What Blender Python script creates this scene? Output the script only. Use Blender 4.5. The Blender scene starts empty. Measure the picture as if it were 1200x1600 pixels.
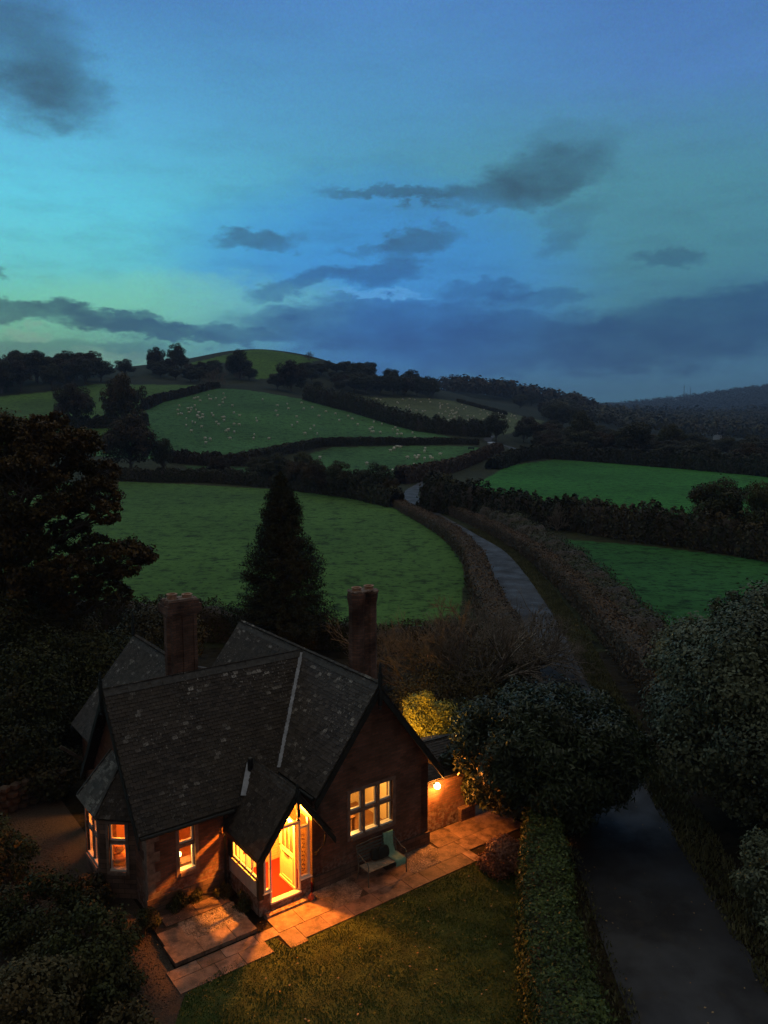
import bpy, math, random
import numpy as np
from mathutils import Vector, Matrix

SC = bpy.context.scene
COL = SC.collection
R = math.radians
rng = np.random.default_rng(7)
random.seed(7)

# ---------------------------------------------------------------- camera
CAM_H = 13.0
FPX = 1250.0                       # focal length in pixels of the 1200 x 1600 photograph
HOR = 650.0
TH = math.atan((800 - HOR) / FPX)
cam_d = bpy.data.cameras.new('camera')
cam = bpy.data.objects.new('camera', cam_d)
COL.objects.link(cam)
cam.location = (0, 0, CAM_H)
cam.rotation_euler = (math.pi / 2 - TH, 0, 0)
cam_d.sensor_fit = 'VERTICAL'
cam_d.sensor_height = 24
cam_d.lens = 24 * FPX / 1600
cam_d.clip_start = 0.1
cam_d.clip_end = 12000
SC.camera = cam
SC.render.resolution_x = 768
SC.render.resolution_y = 1024

SC.view_settings.view_transform = 'Standard'
SC.view_settings.look = 'None'
SC.view_settings.exposure = 0.0
SC.view_settings.gamma = 1.0
SC.cycles.use_denoising = True
SC.cycles.max_bounces = 6
SC.cycles.diffuse_bounces = 3
SC.cycles.glossy_bounces = 2
SC.cycles.transparent_max_bounces = 12
SC.cycles.sample_clamp_indirect = 3.0

FW = np.array([0, math.cos(TH), -math.sin(TH)])
UP = np.array([0, math.sin(TH), math.cos(TH)])
CC = np.array([0, 0, CAM_H])


def ray(px, py):
    return FW * FPX + np.array([1., 0, 0]) * (px - 600) + UP * (800 - py)


def azel(px, py):
    d = ray(px, py)
    d = d / np.linalg.norm(d)
    return math.atan2(d[0], d[1]), math.asin(d[2])


# ---------------------------------------------------------------- node helpers
class NT:
    def __init__(s, tree):
        s.t = tree

    def n(s, typ, **kw):
        nd = s.t.nodes.new(typ)
        for k, v in kw.items():
            setattr(nd, k, v)
        return nd

    def link(s, a, b):
        s.t.links.new(a, b)

    def put(s, sock, v):
        if isinstance(v, bpy.types.NodeSocket):
            s.t.links.new(v, sock)
        elif v is not None:
            sock.default_value = v

    def m(s, op, a, b=None, c=None, clamp=False):
        nd = s.n('ShaderNodeMath', operation=op, use_clamp=clamp)
        s.put(nd.inputs[0], a)
        if b is not None: s.put(nd.inputs[1], b)
        if c is not None: s.put(nd.inputs[2], c)
        return nd.outputs[0]

    def mix(s, f, a, b, blend='MIX'):
        nd = s.n('ShaderNodeMix', data_type='RGBA', blend_type=blend)
        s.put(nd.inputs[0], f)
        s.put(nd.inputs[6], tuple(a) + (1,) if isinstance(a, (tuple, list)) and len(a) == 3 else a)
        s.put(nd.inputs[7], tuple(b) + (1,) if isinstance(b, (tuple, list)) and len(b) == 3 else b)
        return nd.outputs[2]

    def ramp(s, f, stops, interp='LINEAR'):
        nd = s.n('ShaderNodeValToRGB')
        cr = nd.color_ramp
        cr.interpolation = interp
        while len(cr.elements) < len(stops):
            cr.elements.new(0.5)
        for e, (p, c) in zip(cr.elements, stops):
            e.position = p
            e.color = (c, c, c, 1) if isinstance(c, (int, float)) else tuple(c) + (1,)
        s.put(nd.inputs[0], f)
        return nd.outputs[0]

    def noise(s, vec, scale, detail=3, rough=0.55):
        nd = s.n('ShaderNodeTexNoise')
        nd.inputs['Scale'].default_value = scale
        nd.inputs['Detail'].default_value = detail
        nd.inputs['Roughness'].default_value = rough
        if vec is not None: s.put(nd.inputs['Vector'], vec)
        return nd


def lin(r, g, b):
    f = lambda c: ((c / 255 + 0.055) / 1.055) ** 2.4 if c > 10 else c / 255 / 12.92
    return (f(r), f(g), f(b))


# ---------------------------------------------------------------- world: dusk sky
world = bpy.data.worlds.new('World')
SC.world = world
world.use_nodes = True
W = NT(world.node_tree)
for nd in list(W.t.nodes):
    W.t.nodes.remove(nd)
wout = W.n('ShaderNodeOutputWorld')
bg = W.n('ShaderNodeBackground')
W.link(bg.outputs[0], wout.inputs[0])
tc = W.n('ShaderNodeTexCoord')
sep = W.n('ShaderNodeSeparateXYZ')
W.link(tc.outputs['Generated'], sep.inputs[0])
AZ = W.m('ARCTAN2', sep.outputs[0], sep.outputs[1])
EL = W.m('ARCSINE', sep.outputs[2])
# warp for ragged cloud edges
cmb = W.n('ShaderNodeCombineXYZ')
W.link(AZ, cmb.inputs[0]); W.link(W.m('MULTIPLY', EL, 2.2), cmb.inputs[1])
nz1 = W.noise(cmb.outputs[0], 7.0, 6, 0.6)
nz2 = W.noise(cmb.outputs[0], 26.0, 5, 0.6)
nsp = W.n('ShaderNodeSeparateColor'); W.link(nz1.outputs['Color'], nsp.inputs[0])
nsq = W.n('ShaderNodeSeparateColor'); W.link(nz2.outputs['Color'], nsq.inputs[0])
def warp(base, c1, c2, a1, a2):
    t = W.m('MULTIPLY_ADD', W.m('SUBTRACT', c1, 0.5), a1, base)
    return W.m('MULTIPLY_ADD', W.m('SUBTRACT', c2, 0.5), a2, t)
WA = warp(AZ, nsp.outputs[0], nsq.outputs[0], 0.07, 0.060)
WE = warp(EL, nsp.outputs[1], nsq.outputs[1], 0.045, 0.042)


def cloud(cx, cy, rx, ry, rot=0, s=1.0, soft=0.9):
    a, e = azel(cx, cy)
    rx = rx / FPX * math.cos(a) ** 2
    ry = ry / FPX
    c, sn = math.cos(R(rot)), math.sin(R(rot))
    dx = W.m('SUBTRACT', WA, a)
    dy = W.m('SUBTRACT', WE, e)
    u = W.m('MULTIPLY_ADD', dx, c / rx, W.m('MULTIPLY', dy, sn / rx))
    v = W.m('MULTIPLY_ADD', dy, c / ry, W.m('MULTIPLY', dx, -sn / ry))
    r2 = W.m('ADD', W.m('MULTIPLY', u, u), W.m('MULTIPLY', v, v))
    d = W.m('SUBTRACT', 1.35, r2, clamp=False)
    d = W.m('MULTIPLY', d, 1 / soft, clamp=True)
    d = W.m('MULTIPLY', W.m('MULTIPLY', d, d), W.m('SUBTRACT', 3.0, W.m('MULTIPLY', d, 2.0)))
    return W.m('MULTIPLY', d, s)


def vramp(cols, zen):
    # cols: list of (photo row, sRGB)
    st = []
    for y, c in cols:
        e = azel(600, y)[1]
        st.append((min(1, max(0, e / R(60))), lin(*c)))
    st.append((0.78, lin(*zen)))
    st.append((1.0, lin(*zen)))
    st.sort(key=lambda q: q[0])
    return W.ramp(W.m('DIVIDE', EL, R(60), clamp=True), st)


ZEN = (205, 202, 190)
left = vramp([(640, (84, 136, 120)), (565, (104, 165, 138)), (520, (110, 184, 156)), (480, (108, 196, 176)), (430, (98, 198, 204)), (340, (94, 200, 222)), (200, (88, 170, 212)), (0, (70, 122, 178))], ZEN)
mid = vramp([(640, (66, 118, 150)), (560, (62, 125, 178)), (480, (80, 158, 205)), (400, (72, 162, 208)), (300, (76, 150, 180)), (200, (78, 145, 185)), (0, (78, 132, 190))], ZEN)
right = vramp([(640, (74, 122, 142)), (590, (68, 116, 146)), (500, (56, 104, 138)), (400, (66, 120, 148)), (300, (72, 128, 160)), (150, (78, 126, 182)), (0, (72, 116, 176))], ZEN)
fl = W.n('ShaderNodeMapRange', interpolation_type='SMOOTHSTEP'); W.put(fl.inputs[0], WA)
fl.inputs[1].default_value = R(-25); fl.inputs[2].default_value = R(3)
fr = W.n('ShaderNodeMapRange', interpolation_type='SMOOTHSTEP'); W.put(fr.inputs[0], WA)
fr.inputs[1].default_value = R(-1); fr.inputs[2].default_value = R(20)
sky = W.mix(fr.outputs[0], W.mix(fl.outputs[0], left, mid), right)
# greenish veil in the right-middle of the photo
veil = cloud(930, 350, 420, 170, 0, 0.5, 1.35)
sky = W.mix(veil, sky, lin(78, 142, 150))
# bright blue patch over the hill
bp = cloud(590, 430, 330, 150, 0, 0.62, 1.35)
sky = W.mix(bp, sky, lin(52, 128, 208))

ccol = W.mix(fr.outputs[0], W.mix(fl.outputs[0], lin(46, 96, 108), lin(40, 90, 150)), lin(40, 80, 118))
hi = W.n('ShaderNodeMapRange', interpolation_type='SMOOTHSTEP'); W.put(hi.inputs[0], EL)
hi.inputs[1].default_value = R(8.5); hi.inputs[2].default_value = R(13)
ccol = W.mix(hi.outputs[0], ccol, lin(52, 86, 108))
dark = [
    (40, 100, 120, 85, 0, 0.64, 1.35), (90, 150, 90, 38, -15, 0.45, 1.2),
    (865, 266, 105, 38, 4, 0.58, 1.3), (890, 235, 90, 40, 0, 0.28, 1.35), (800, 285, 90, 22, 8, 0.4, 1.3), (790, 302, 130, 22, 5, 0.6, 1.1), (610, 310, 110, 11, -3, 0.65, 1.1),
    (900, 330, 60, 20, 0, 0.3, 1.4), (885, 372, 50, 18, 20, 0.35, 1.4), (1045, 403, 62, 11, 0, 0.5, 1.2),
    (408, 374, 62, 17, 0, 0.62, 1.2), (655, 378, 66, 18, 4, 0.62, 1.2), (570, 380, 60, 8, 0, 0.35, 1.2),
    (595, 425, 78, 26, 8, 0.72, 1.1), (470, 442, 80, 18, 14, 0.66, 1.1), (0, 425, 14, 9, 0, 0.5, 1.2),
    (40, 483, 170, 22, -4, 0.85, 0.9), (200, 505, 150, 20, -10, 0.8, 0.9), (330, 527, 130, 17, -4, 0.75, 0.9), (60, 548, 120, 22, 0, 0.5, 1.2), (210, 548, 70, 16, 0, 0.5, 1.2),
    (620, 508, 260, 42, 0, 0.72, 1.0), (800, 540, 330, 48, 0, 0.72, 1.1), (1060, 520, 260, 55, 4, 0.72, 1.0), (1200, 500, 160, 45, 0, 0.5, 1.2),
    (760, 452, 90, 17, 0, 0.55, 1.1), (840, 462, 90, 14, 0, 0.45, 1.1), (420, 500, 70, 30, 0, 0.35, 1.3),
]
tot = None
for c in dark:
    d = cloud(*c)
    d = W.m('SUBTRACT', 1.0, d)
    tot = d if tot is None else W.m('MULTIPLY', tot, d)
nz3 = W.noise(cmb.outputs[0], 14.0, 8, 0.62)
tex = W.m('MULTIPLY_ADD', nz3.outputs['Fac'], 1.1, 0.45)
dens = W.m('MULTIPLY', W.m('SUBTRACT', 1.0, tot), tex, clamp=True)
sky = W.mix(dens, sky, ccol)
cms = W.n('ShaderNodeCombineXYZ')
W.link(W.m('MULTIPLY', AZ, 1.0), cms.inputs[0]); W.link(W.m('MULTIPLY', EL, 4.0), cms.inputs[1])
nz4 = W.noise(cms.outputs[0], 8.0, 7, 0.6)
lowb = W.n('ShaderNodeMapRange', interpolation_type='SMOOTHSTEP'); W.put(lowb.inputs[0], EL)
lowb.inputs[1].default_value = R(22); lowb.inputs[2].default_value = R(6); lowb.inputs[3].default_value = 0.10; lowb.inputs[4].default_value = 0.28
sky = W.mix(W.m('MULTIPLY', W.ramp(nz4.outputs['Fac'], [(0.48, 0.0), (0.72, 1.0)]), lowb.outputs[0]), sky, ccol)
gap = W.m('MAXIMUM', cloud(45, 522, 34, 9, 0, 0.6, 1.2), cloud(180, 565, 150, 14, 0, 0.4, 1.3))
sky = W.mix(gap, sky, lin(125, 168, 150))
glow = cloud(300, 475, 260, 50, 0, 0.42, 1.35)
glow = W.m('MULTIPLY', glow, W.m('SUBTRACT', 1.0, dens))
sky = W.mix(glow, sky, lin(128, 206, 172))
gap2 = cloud(585, 463, 85, 6, 3, 0.6, 1.2)
sky = W.mix(gap2, sky, lin(92, 166, 226))
# away from the afterglow (behind the photographer) the sky is darker
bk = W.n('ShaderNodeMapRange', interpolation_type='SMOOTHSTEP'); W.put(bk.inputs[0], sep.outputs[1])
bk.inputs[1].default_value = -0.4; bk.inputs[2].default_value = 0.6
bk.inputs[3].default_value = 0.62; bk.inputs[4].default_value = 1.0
grn = W.noise(tc.outputs['Generated'], 420, 1, 0.6)
sky = W.mix(0.16, sky, grn.outputs['Color'], 'OVERLAY')
hs = W.n('ShaderNodeVectorMath', operation='SCALE')
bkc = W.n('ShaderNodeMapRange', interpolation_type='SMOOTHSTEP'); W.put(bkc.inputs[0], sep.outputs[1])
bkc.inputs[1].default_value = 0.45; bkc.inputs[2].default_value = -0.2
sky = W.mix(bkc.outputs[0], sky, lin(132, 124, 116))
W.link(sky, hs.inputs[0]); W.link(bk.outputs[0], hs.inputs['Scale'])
# physical twilight sky, low sun, adds a little to the graded dusk colours
st = W.n('ShaderNodeTexSky'); st.sky_type = 'NISHITA'; st.sun_disc = False
st.sun_elevation = R(0.5); st.sun_rotation = R(-38)
add = W.n('ShaderNodeVectorMath', operation='MULTIPLY_ADD')
W.link(st.outputs[0], add.inputs[0]); add.inputs[1].default_value = (0.006, 0.006, 0.006)
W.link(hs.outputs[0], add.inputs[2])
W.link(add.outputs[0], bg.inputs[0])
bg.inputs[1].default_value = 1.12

# very weak, wide "sun": the afterglow low on the left
sl = bpy.data.lights.new('sun', 'SUN'); sl.energy = 0.10; sl.angle = R(25); sl.color = (0.75, 0.95, 0.9)
so = bpy.data.objects.new('sun', sl); COL.objects.link(so)
so.rotation_euler = Vector((math.sin(R(-38)) * -1, -math.cos(R(-38)), -0.45)).to_track_quat('-Z', 'Y').to_euler()


# ---------------------------------------------------------------- materials
def newmat(name):
    m = bpy.data.materials.new(name)
    m.use_nodes = True
    T = NT(m.node_tree)
    b = T.t.nodes['Principled BSDF']
    return m, T, b


def simple(name, col, rough=0.7, nscale=6, var=0.3, bump=0.0, spec=0.3, metal=0.0, bscale=None):
    m, T, b = newmat(name)
    tcn = T.n('ShaderNodeTexCoord')
    nz = T.noise(tcn.outputs['Object'], nscale, 5)
    c2 = tuple(c * (1 - var) for c in col)
    c1 = tuple(min(1, c * (1 + var)) for c in col)
    T.link(T.mix(T.ramp(nz.outputs['Fac'], [(0.3, 0.0), (0.7, 1.0)]), c2, c1), b.inputs['Base Color'])
    b.inputs['Roughness'].default_value = rough
    b.inputs['Specular IOR Level'].default_value = spec
    b.inputs['Metallic'].default_value = metal
    if bump:
        bn = T.n('ShaderNodeBump'); bn.inputs['Strength'].default_value = bump; bn.inputs['Distance'].default_value = 0.02
        n2 = T.noise(tcn.outputs['Object'], bscale or nscale * 4, 4)
        T.link(n2.outputs['Fac'], bn.inputs['Height']); T.link(bn.outputs[0], b.inputs['Normal'])
    return m


def brickmat(name, c1, c2, mortar, bw=0.225, bh=0.075, stain=0.5, pale=None):
    m, T, b = newmat(name)
    uv = T.n('ShaderNodeUVMap')
    tcn = T.n('ShaderNodeTexCoord')
    br = T.n('ShaderNodeTexBrick')
    br.offset = 0.5
    T.link(uv.outputs[0], br.inputs['Vector'])
    br.inputs['Color1'].default_value = tuple(c1) + (1,)
    br.inputs['Color2'].default_value = tuple(c2) + (1,)
    br.inputs['Mortar'].default_value = tuple(mortar) + (1,)
    br.inputs['Scale'].default_value = 1.0
    br.inputs['Mortar Size'].default_value = 0.009
    br.inputs['Mortar Smooth'].default_value = 0.3
    br.inputs['Brick Width'].default_value = bw
    br.inputs['Row Height'].default_value = bh
    nz = T.noise(tcn.outputs['Object'], 1.3, 6)
    f = T.ramp(nz.outputs['Fac'], [(0.35, 1 - stain), (0.65, 1.0)])
    col = T.mix(1.0, br.outputs['Color'], f, 'MULTIPLY')
    n3 = T.noise(tcn.outputs['Object'], 9, 4)
    if pale:
        sepz = T.n('ShaderNodeSeparateXYZ'); T.link(tcn.outputs['Object'], sepz.inputs[0])
        low = T.m('SUBTRACT', 1.0, T.m('DIVIDE', sepz.outputs[2], 0.9), clamp=True)
        pf = T.m('MULTIPLY', low, T.ramp(n3.outputs['Fac'], [(0.45, 0.0), (0.6, 1.0)]))
        col = T.mix(T.m('MULTIPLY', pf, 0.8), col, pale)
    T.link(col, b.inputs['Base Color'])
    b.inputs['Roughness'].default_value = 0.9
    b.inputs['Specular IOR Level'].default_value = 0.2
    bn = T.n('ShaderNodeBump'); bn.inputs['Strength'].default_value = 0.7; bn.inputs['Distance'].default_value = 0.012
    h = T.m('SUBTRACT', T.m('MULTIPLY', n3.outputs['Fac'], 0.6), br.outputs['Fac'])
    T.link(h, bn.inputs['Height']); T.link(bn.outputs[0], b.inputs['Normal'])
    return m


def tilemat(name, base, lichen, amount):
    m, T, b = newmat(name)
    g = T.n('ShaderNodeNewGeometry'); tcn = T.n('ShaderNodeTexCoord')
    rnd = g.outputs['Random Per Island']
    c = T.mix(rnd, tuple(x * 0.45 for x in base), tuple(x * 1.5 for x in base))
    big = T.noise(tcn.outputs['Object'], 0.7, 4)
    c = T.mix(T.ramp(big.outputs['Fac'], [(0.35, 0.0), (0.7, 0.5)]), c, (base[0] * 1.4, base[1] * 1.4, base[2] * 1.2))
    sp = T.noise(tcn.outputs['Object'], 17, 3, 0.6)
    spots = T.ramp(sp.outputs['Fac'], [(0.61, 0.0), (0.66, 1.0)])
    patch = T.noise(tcn.outputs['Object'], 1.1, 3)
    pz = T.n('ShaderNodeSeparateXYZ'); T.link(tcn.outputs['Object'], pz.inputs[0])
    hz_ = T.n('ShaderNodeMapRange'); T.link(pz.outputs[2], hz_.inputs[0]); hz_.inputs[1].default_value = 2.0; hz_.inputs[2].default_value = 5.3; hz_.inputs[3].default_value = 0.25; hz_.inputs[4].default_value = 1.0
    pm = T.m('MULTIPLY', T.ramp(patch.outputs['Fac'], [(0.42, 0.1), (0.6, 1.0)]), hz_.outputs[0])
    r2 = T.m('GREATER_THAN', T.m('FRACT', T.m('MULTIPLY', rnd, 37.7)), 1 - amount)
    f = T.m('MULTIPLY', T.m('MULTIPLY', spots, pm), 0.75, clamp=True)
    fine = T.noise(tcn.outputs['Object'], 38, 2)
    f = T.m('MAXIMUM', f, T.m('MULTIPLY', T.m('MULTIPLY', r2, pm), T.ramp(fine.outputs['Fac'], [(0.4, 0.0), (0.55, 0.85)])))
    c = T.mix(f, c, lichen)
    T.link(c, b.inputs['Base Color'])
    b.inputs['Roughness'].default_value = 0.75
    b.inputs['Specular IOR Level'].default_value = 0.35
    bn = T.n('ShaderNodeBump'); bn.inputs['Strength'].default_value = 0.5; bn.inputs['Distance'].default_value = 0.01
    T.link(fine.outputs['Fac'], bn.inputs['Height']); T.link(bn.outputs[0], b.inputs['Normal'])
    return m


def leafmat(name, c1, c2, rough=0.65, spec=0.15, clump=0.6, c3=None, f3=0.0):
    m, T, b = newmat(name)
    g = T.n('ShaderNodeNewGeometry'); tcn = T.n('ShaderNodeTexCoord')
    c = T.mix(g.outputs['Random Per Island'], c1, c2)
    nz = T.noise(tcn.outputs['Object'], clump, 3)
    if c3:
        c = T.mix(T.m('MULTIPLY', T.ramp(nz.outputs['Fac'], [(0.4, 0.0), (0.62, 1.0)]), f3), c, c3)
    oi = T.n('ShaderNodeObjectInfo')
    vv = T.m('MULTIPLY_ADD', oi.outputs['Random'], 0.5, 0.75)
    hv = T.n('ShaderNodeVectorMath', operation='SCALE'); T.link(c, hv.inputs[0]); T.link(vv, hv.inputs['Scale'])
    T.link(hv.outputs[0], b.inputs['Base Color'])
    b.inputs['Roughness'].default_value = rough
    b.inputs['Specular IOR Level'].default_value = spec
    return m


def emitmat(name, col, strength):
    m, T, b = newmat(name)
    b.inputs['Base Color'].default_value = (0.8, 0.8, 0.8, 1)
    b.inputs['Emission Color'].default_value = tuple(col) + (1,)
    b.inputs['Emission Strength'].default_value = strength
    return m


def glassmat(name):
    m, T, b = newmat(name)
    out = T.t.nodes['Material Output']
    tr = T.n('ShaderNodeBsdfTransparent'); tr.inputs[0].default_value = (0.93, 0.95, 0.95, 1)
    gl = T.n('ShaderNodeBsdfGlossy'); gl.inputs['Roughness'].default_value = 0.03
    fr_ = T.n('ShaderNodeFresnel'); fr_.inputs[0].default_value = 1.45
    mx = T.n('ShaderNodeMixShader')
    gg = T.n('ShaderNodeNewGeometry'); T.link(T.m('MULTIPLY', fr_.outputs[0], T.m('SUBTRACT', 1.0, gg.outputs['Backfacing'])), mx.inputs[0]); T.link(tr.outputs[0], mx.inputs[1]); T.link(gl.outputs[0], mx.inputs[2])
    T.link(mx.outputs[0], out.inputs[0])
    return m


M = {}
M['brick'] = brickmat('red_brick', (0.27, 0.125, 0.085), (0.15, 0.08, 0.06), (0.14, 0.11, 0.09), pale=(0.35, 0.31, 0.28))
M['chimbrick'] = brickmat('chimney_brick', (0.27, 0.145, 0.105), (0.14, 0.085, 0.068), (0.12, 0.10, 0.09), stain=0.7)
M['rubble'] = brickmat('rubble_stone', (0.25, 0.16, 0.12), (0.14, 0.10, 0.085), (0.08, 0.07, 0.06), 0.34, 0.14, 0.6)
M['stone'] = simple('red_sandstone', (0.20, 0.135, 0.11), 0.85, 5, 0.35, 0.4)
M['quoin'] = simple('weathered_stone', (0.20, 0.15, 0.125), 0.85, 7, 0.45, 0.5)
M['tile'] = tilemat('roof_tile', (0.036, 0.029, 0.024), (0.40, 0.39, 0.36), 0.03)
M['tile_pale'] = tilemat('roof_tile_lichen', (0.044, 0.038, 0.034), (0.46, 0.45, 0.41), 0.09)
M['tile_bay'] = tilemat('bay_tile_lichen', (0.050, 0.042, 0.036), (0.55, 0.54, 0.48), 0.55)
M['ridge'] = simple('ridge_tile', (0.065, 0.065, 0.062), 0.8, 8, 0.4, 0.4)
M['lead'] = simple('lead_sheet', (0.30, 0.34, 0.40), 0.5, 5, 0.35, 0.2, 0.5)
M['timber'] = simple('dark_painted_timber', (0.018, 0.022, 0.022), 0.6, 10, 0.4, 0.2)
M['oldwood'] = simple('weathered_wood', (0.16, 0.12, 0.085), 0.8, 9, 0.4, 0.3)
M['white'] = simple('white_gloss_paint', (0.75, 0.74, 0.70), 0.35, 12, 0.05, 0.0, 0.5)
M['cream'] = simple('cream_door_paint', (0.78, 0.70, 0.45), 0.45, 12, 0.05, 0.0, 0.4)
M['render'] = simple('pale_render', (0.42, 0.40, 0.40), 0.85, 5, 0.15, 0.2)
M['plaster'] = simple('cream_plaster', (0.72, 0.60, 0.40), 0.85, 2, 0.08)
M['plaster2'] = simple('orange_plaster', (0.66, 0.36, 0.18), 0.85, 2, 0.12)
M['pbrick'] = brickmat('painted_brick', (0.62, 0.50, 0.28), (0.54, 0.42, 0.24), (0.42, 0.34, 0.2), stain=0.2)
M['furn'] = simple('brown_furniture', (0.20, 0.10, 0.05), 0.5, 5, 0.3)
M['carpet'] = simple('red_carpet', (0.20, 0.010, 0.006), 0.95, 60, 0.25, 0.4)
M['glass'] = glassmat('window_glass')
M['redglass'] = simple('red_glass', (0.28, 0.05, 0.03), 0.12, 3, 0.5, 0.0, 0.7)
M['black'] = simple('black_metal', (0.012, 0.012, 0.013), 0.4, 10, 0.3, 0, 0.5)
M['iron'] = simple('grey_painted_metal', (0.10, 0.11, 0.10), 0.5, 14, 0.3, 0.2, 0.5)
M['clay'] = simple('terracotta', (0.34, 0.20, 0.13), 0.85, 9, 0.3, 0.3)
M['terra'] = simple('orange_terracotta', (0.42, 0.10, 0.05), 0.7, 9, 0.2, 0.2)
M['wallstone'] = simple('mossy_wall_stone', (0.075, 0.058, 0.044), 0.9, 7, 0.4, 0.6)
M['slat'] = simple('bench_slats', (0.34, 0.31, 0.24), 0.7, 10, 0.3)
M['flag'] = None
M['bulb'] = emitmat('lamp_globe', (1.0, 0.62, 0.16), 22)
M['bulb_in'] = emitmat('warm_bulb', (1.0, 0.7, 0.3), 14)
M['bark'] = simple('bark', (0.075, 0.062, 0.05), 0.9, 8, 0.4, 0.6)
M['twig'] = simple('pale_twigs', (0.17, 0.145, 0.115), 0.9, 8, 0.5, 0.2)
M['trim'] = simple('blanket_green', (0.20, 0.36, 0.27), 0.95, 14, 0.15, 0.4)
M['cushion'] = simple('dark_cushion', (0.02, 0.022, 0.02), 0.95, 14, 0.3, 0.2)
M['wool'] = simple('wool', (0.80, 0.78, 0.70), 0.95, 30, 0.15, 0.4)
M['sheepface'] = simple('sheep_face', (0.5, 0.46, 0.4), 0.9, 10, 0.1)
# foliage
M['oak'] = leafmat('oak_leaves', (0.045, 0.030, 0.010), (0.140, 0.085, 0.026), c3=(0.030, 0.040, 0.014), f3=0.6, clump=0.35)
M['tree_a'] = leafmat('dark_leaves', (0.024, 0.032, 0.015), (0.075, 0.076, 0.034), c3=(0.05, 0.035, 0.016), f3=0.5, clump=0.2)
M['tree_b'] = leafmat('brownish_leaves', (0.036, 0.026, 0.012), (0.090, 0.062, 0.028), c3=(0.02, 0.028, 0.012), f3=0.6, clump=0.2)
M['tree_c'] = leafmat('olive_leaves', (0.032, 0.044, 0.016), (0.088, 0.092, 0.032), c3=(0.07, 0.045, 0.02), f3=0.5, clump=0.2)
M['conifer'] = leafmat('conifer_sprays', (0.012, 0.018, 0.011), (0.030, 0.036, 0.018), rough=0.8, spec=0.15, c3=(0.035, 0.028, 0.014), f3=0.5, clump=0.8)
M['laurel'] = leafmat('laurel_leaves', (0.014, 0.028, 0.012), (0.042, 0.066, 0.028), rough=0.42, spec=0.3, c3=(0.014, 0.018, 0.009), f3=0.5, clump=0.9)
M['silver'] = leafmat('grey_green_leaves', (0.070, 0.100, 0.055), (0.17, 0.21, 0.125), rough=0.6, spec=0.3, c3=(0.045, 0.060, 0.035), f3=0.6, clump=0.8)
M['privet'] = leafmat('privet_leaves', (0.032, 0.060, 0.014), (0.11, 0.16, 0.040), rough=0.5, c3=(0.02, 0.035, 0.016), f3=0.6, clump=1.6)
M['golden'] = leafmat('golden_leaves', (0.20, 0.18, 0.02), (0.60, 0.52, 0.08), rough=0.45, c3=(0.10, 0.12, 0.03), f3=0.4, clump=2.5)
M['copper'] = leafmat('copper_leaves', (0.18, 0.08, 0.05), (0.45, 0.22, 0.14), rough=0.55, c3=(0.06, 0.03, 0.02), f3=0.4, clump=3)
M['bramble'] = leafmat('bramble_leaves', (0.040, 0.034, 0.014), (0.115, 0.085, 0.036), c3=(0.03, 0.042, 0.02), f3=0.7, clump=0.5)
M['brownhedge'] = leafmat('brown_hedge_leaves', (0.060, 0.038, 0.022), (0.15, 0.098, 0.058), c3=(0.05, 0.05, 0.028), f3=0.5, clump=0.5)
M['scrub'] = leafmat('scrub_leaves', (0.028, 0.044, 0.020), (0.075, 0.090, 0.044), c3=(0.06, 0.05, 0.032), f3=0.7, clump=0.35)
M['shrub'] = leafmat('shrub_leaves', (0.015, 0.023, 0.008), (0.052, 0.060, 0.018), c3=(0.05, 0.032, 0.012), f3=0.5, clump=1.0)
M['grassblade'] = leafmat('lawn_blades', (0.032, 0.066, 0.012), (0.072, 0.120, 0.024), rough=0.7, spec=0.2, c3=(0.045, 0.055, 0.014), f3=0.4, clump=1.2)
M['roughgrass'] = leafmat('verge_blades', (0.08, 0.095, 0.045), (0.19, 0.19, 0.10), rough=0.8, spec=0.15, c3=(0.05, 0.06, 0.03), f3=0.5, clump=0.8)
M['deadleaf'] = leafmat('fallen_leaves', (0.16, 0.08, 0.03), (0.40, 0.30, 0.16), rough=0.7, clump=1)


# ---------------------------------------------------------------- mesh helpers
def tag(o, label=None, cat=None, group=None, kind=None):
    if label: o['label'] = label
    if cat: o['category'] = cat
    if group: o['group'] = group
    if kind: o['kind'] = kind
    return o


def empty(name, loc=(0, 0, 0), rz=0, label=None, cat=None, group=None):
    o = bpy.data.objects.new(name, None)
    COL.objects.link(o)
    o.location = loc
    o.rotation_euler = (0, 0, rz)
    o.empty_display_size = 0.3
    return tag(o, label, cat, group)


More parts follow.
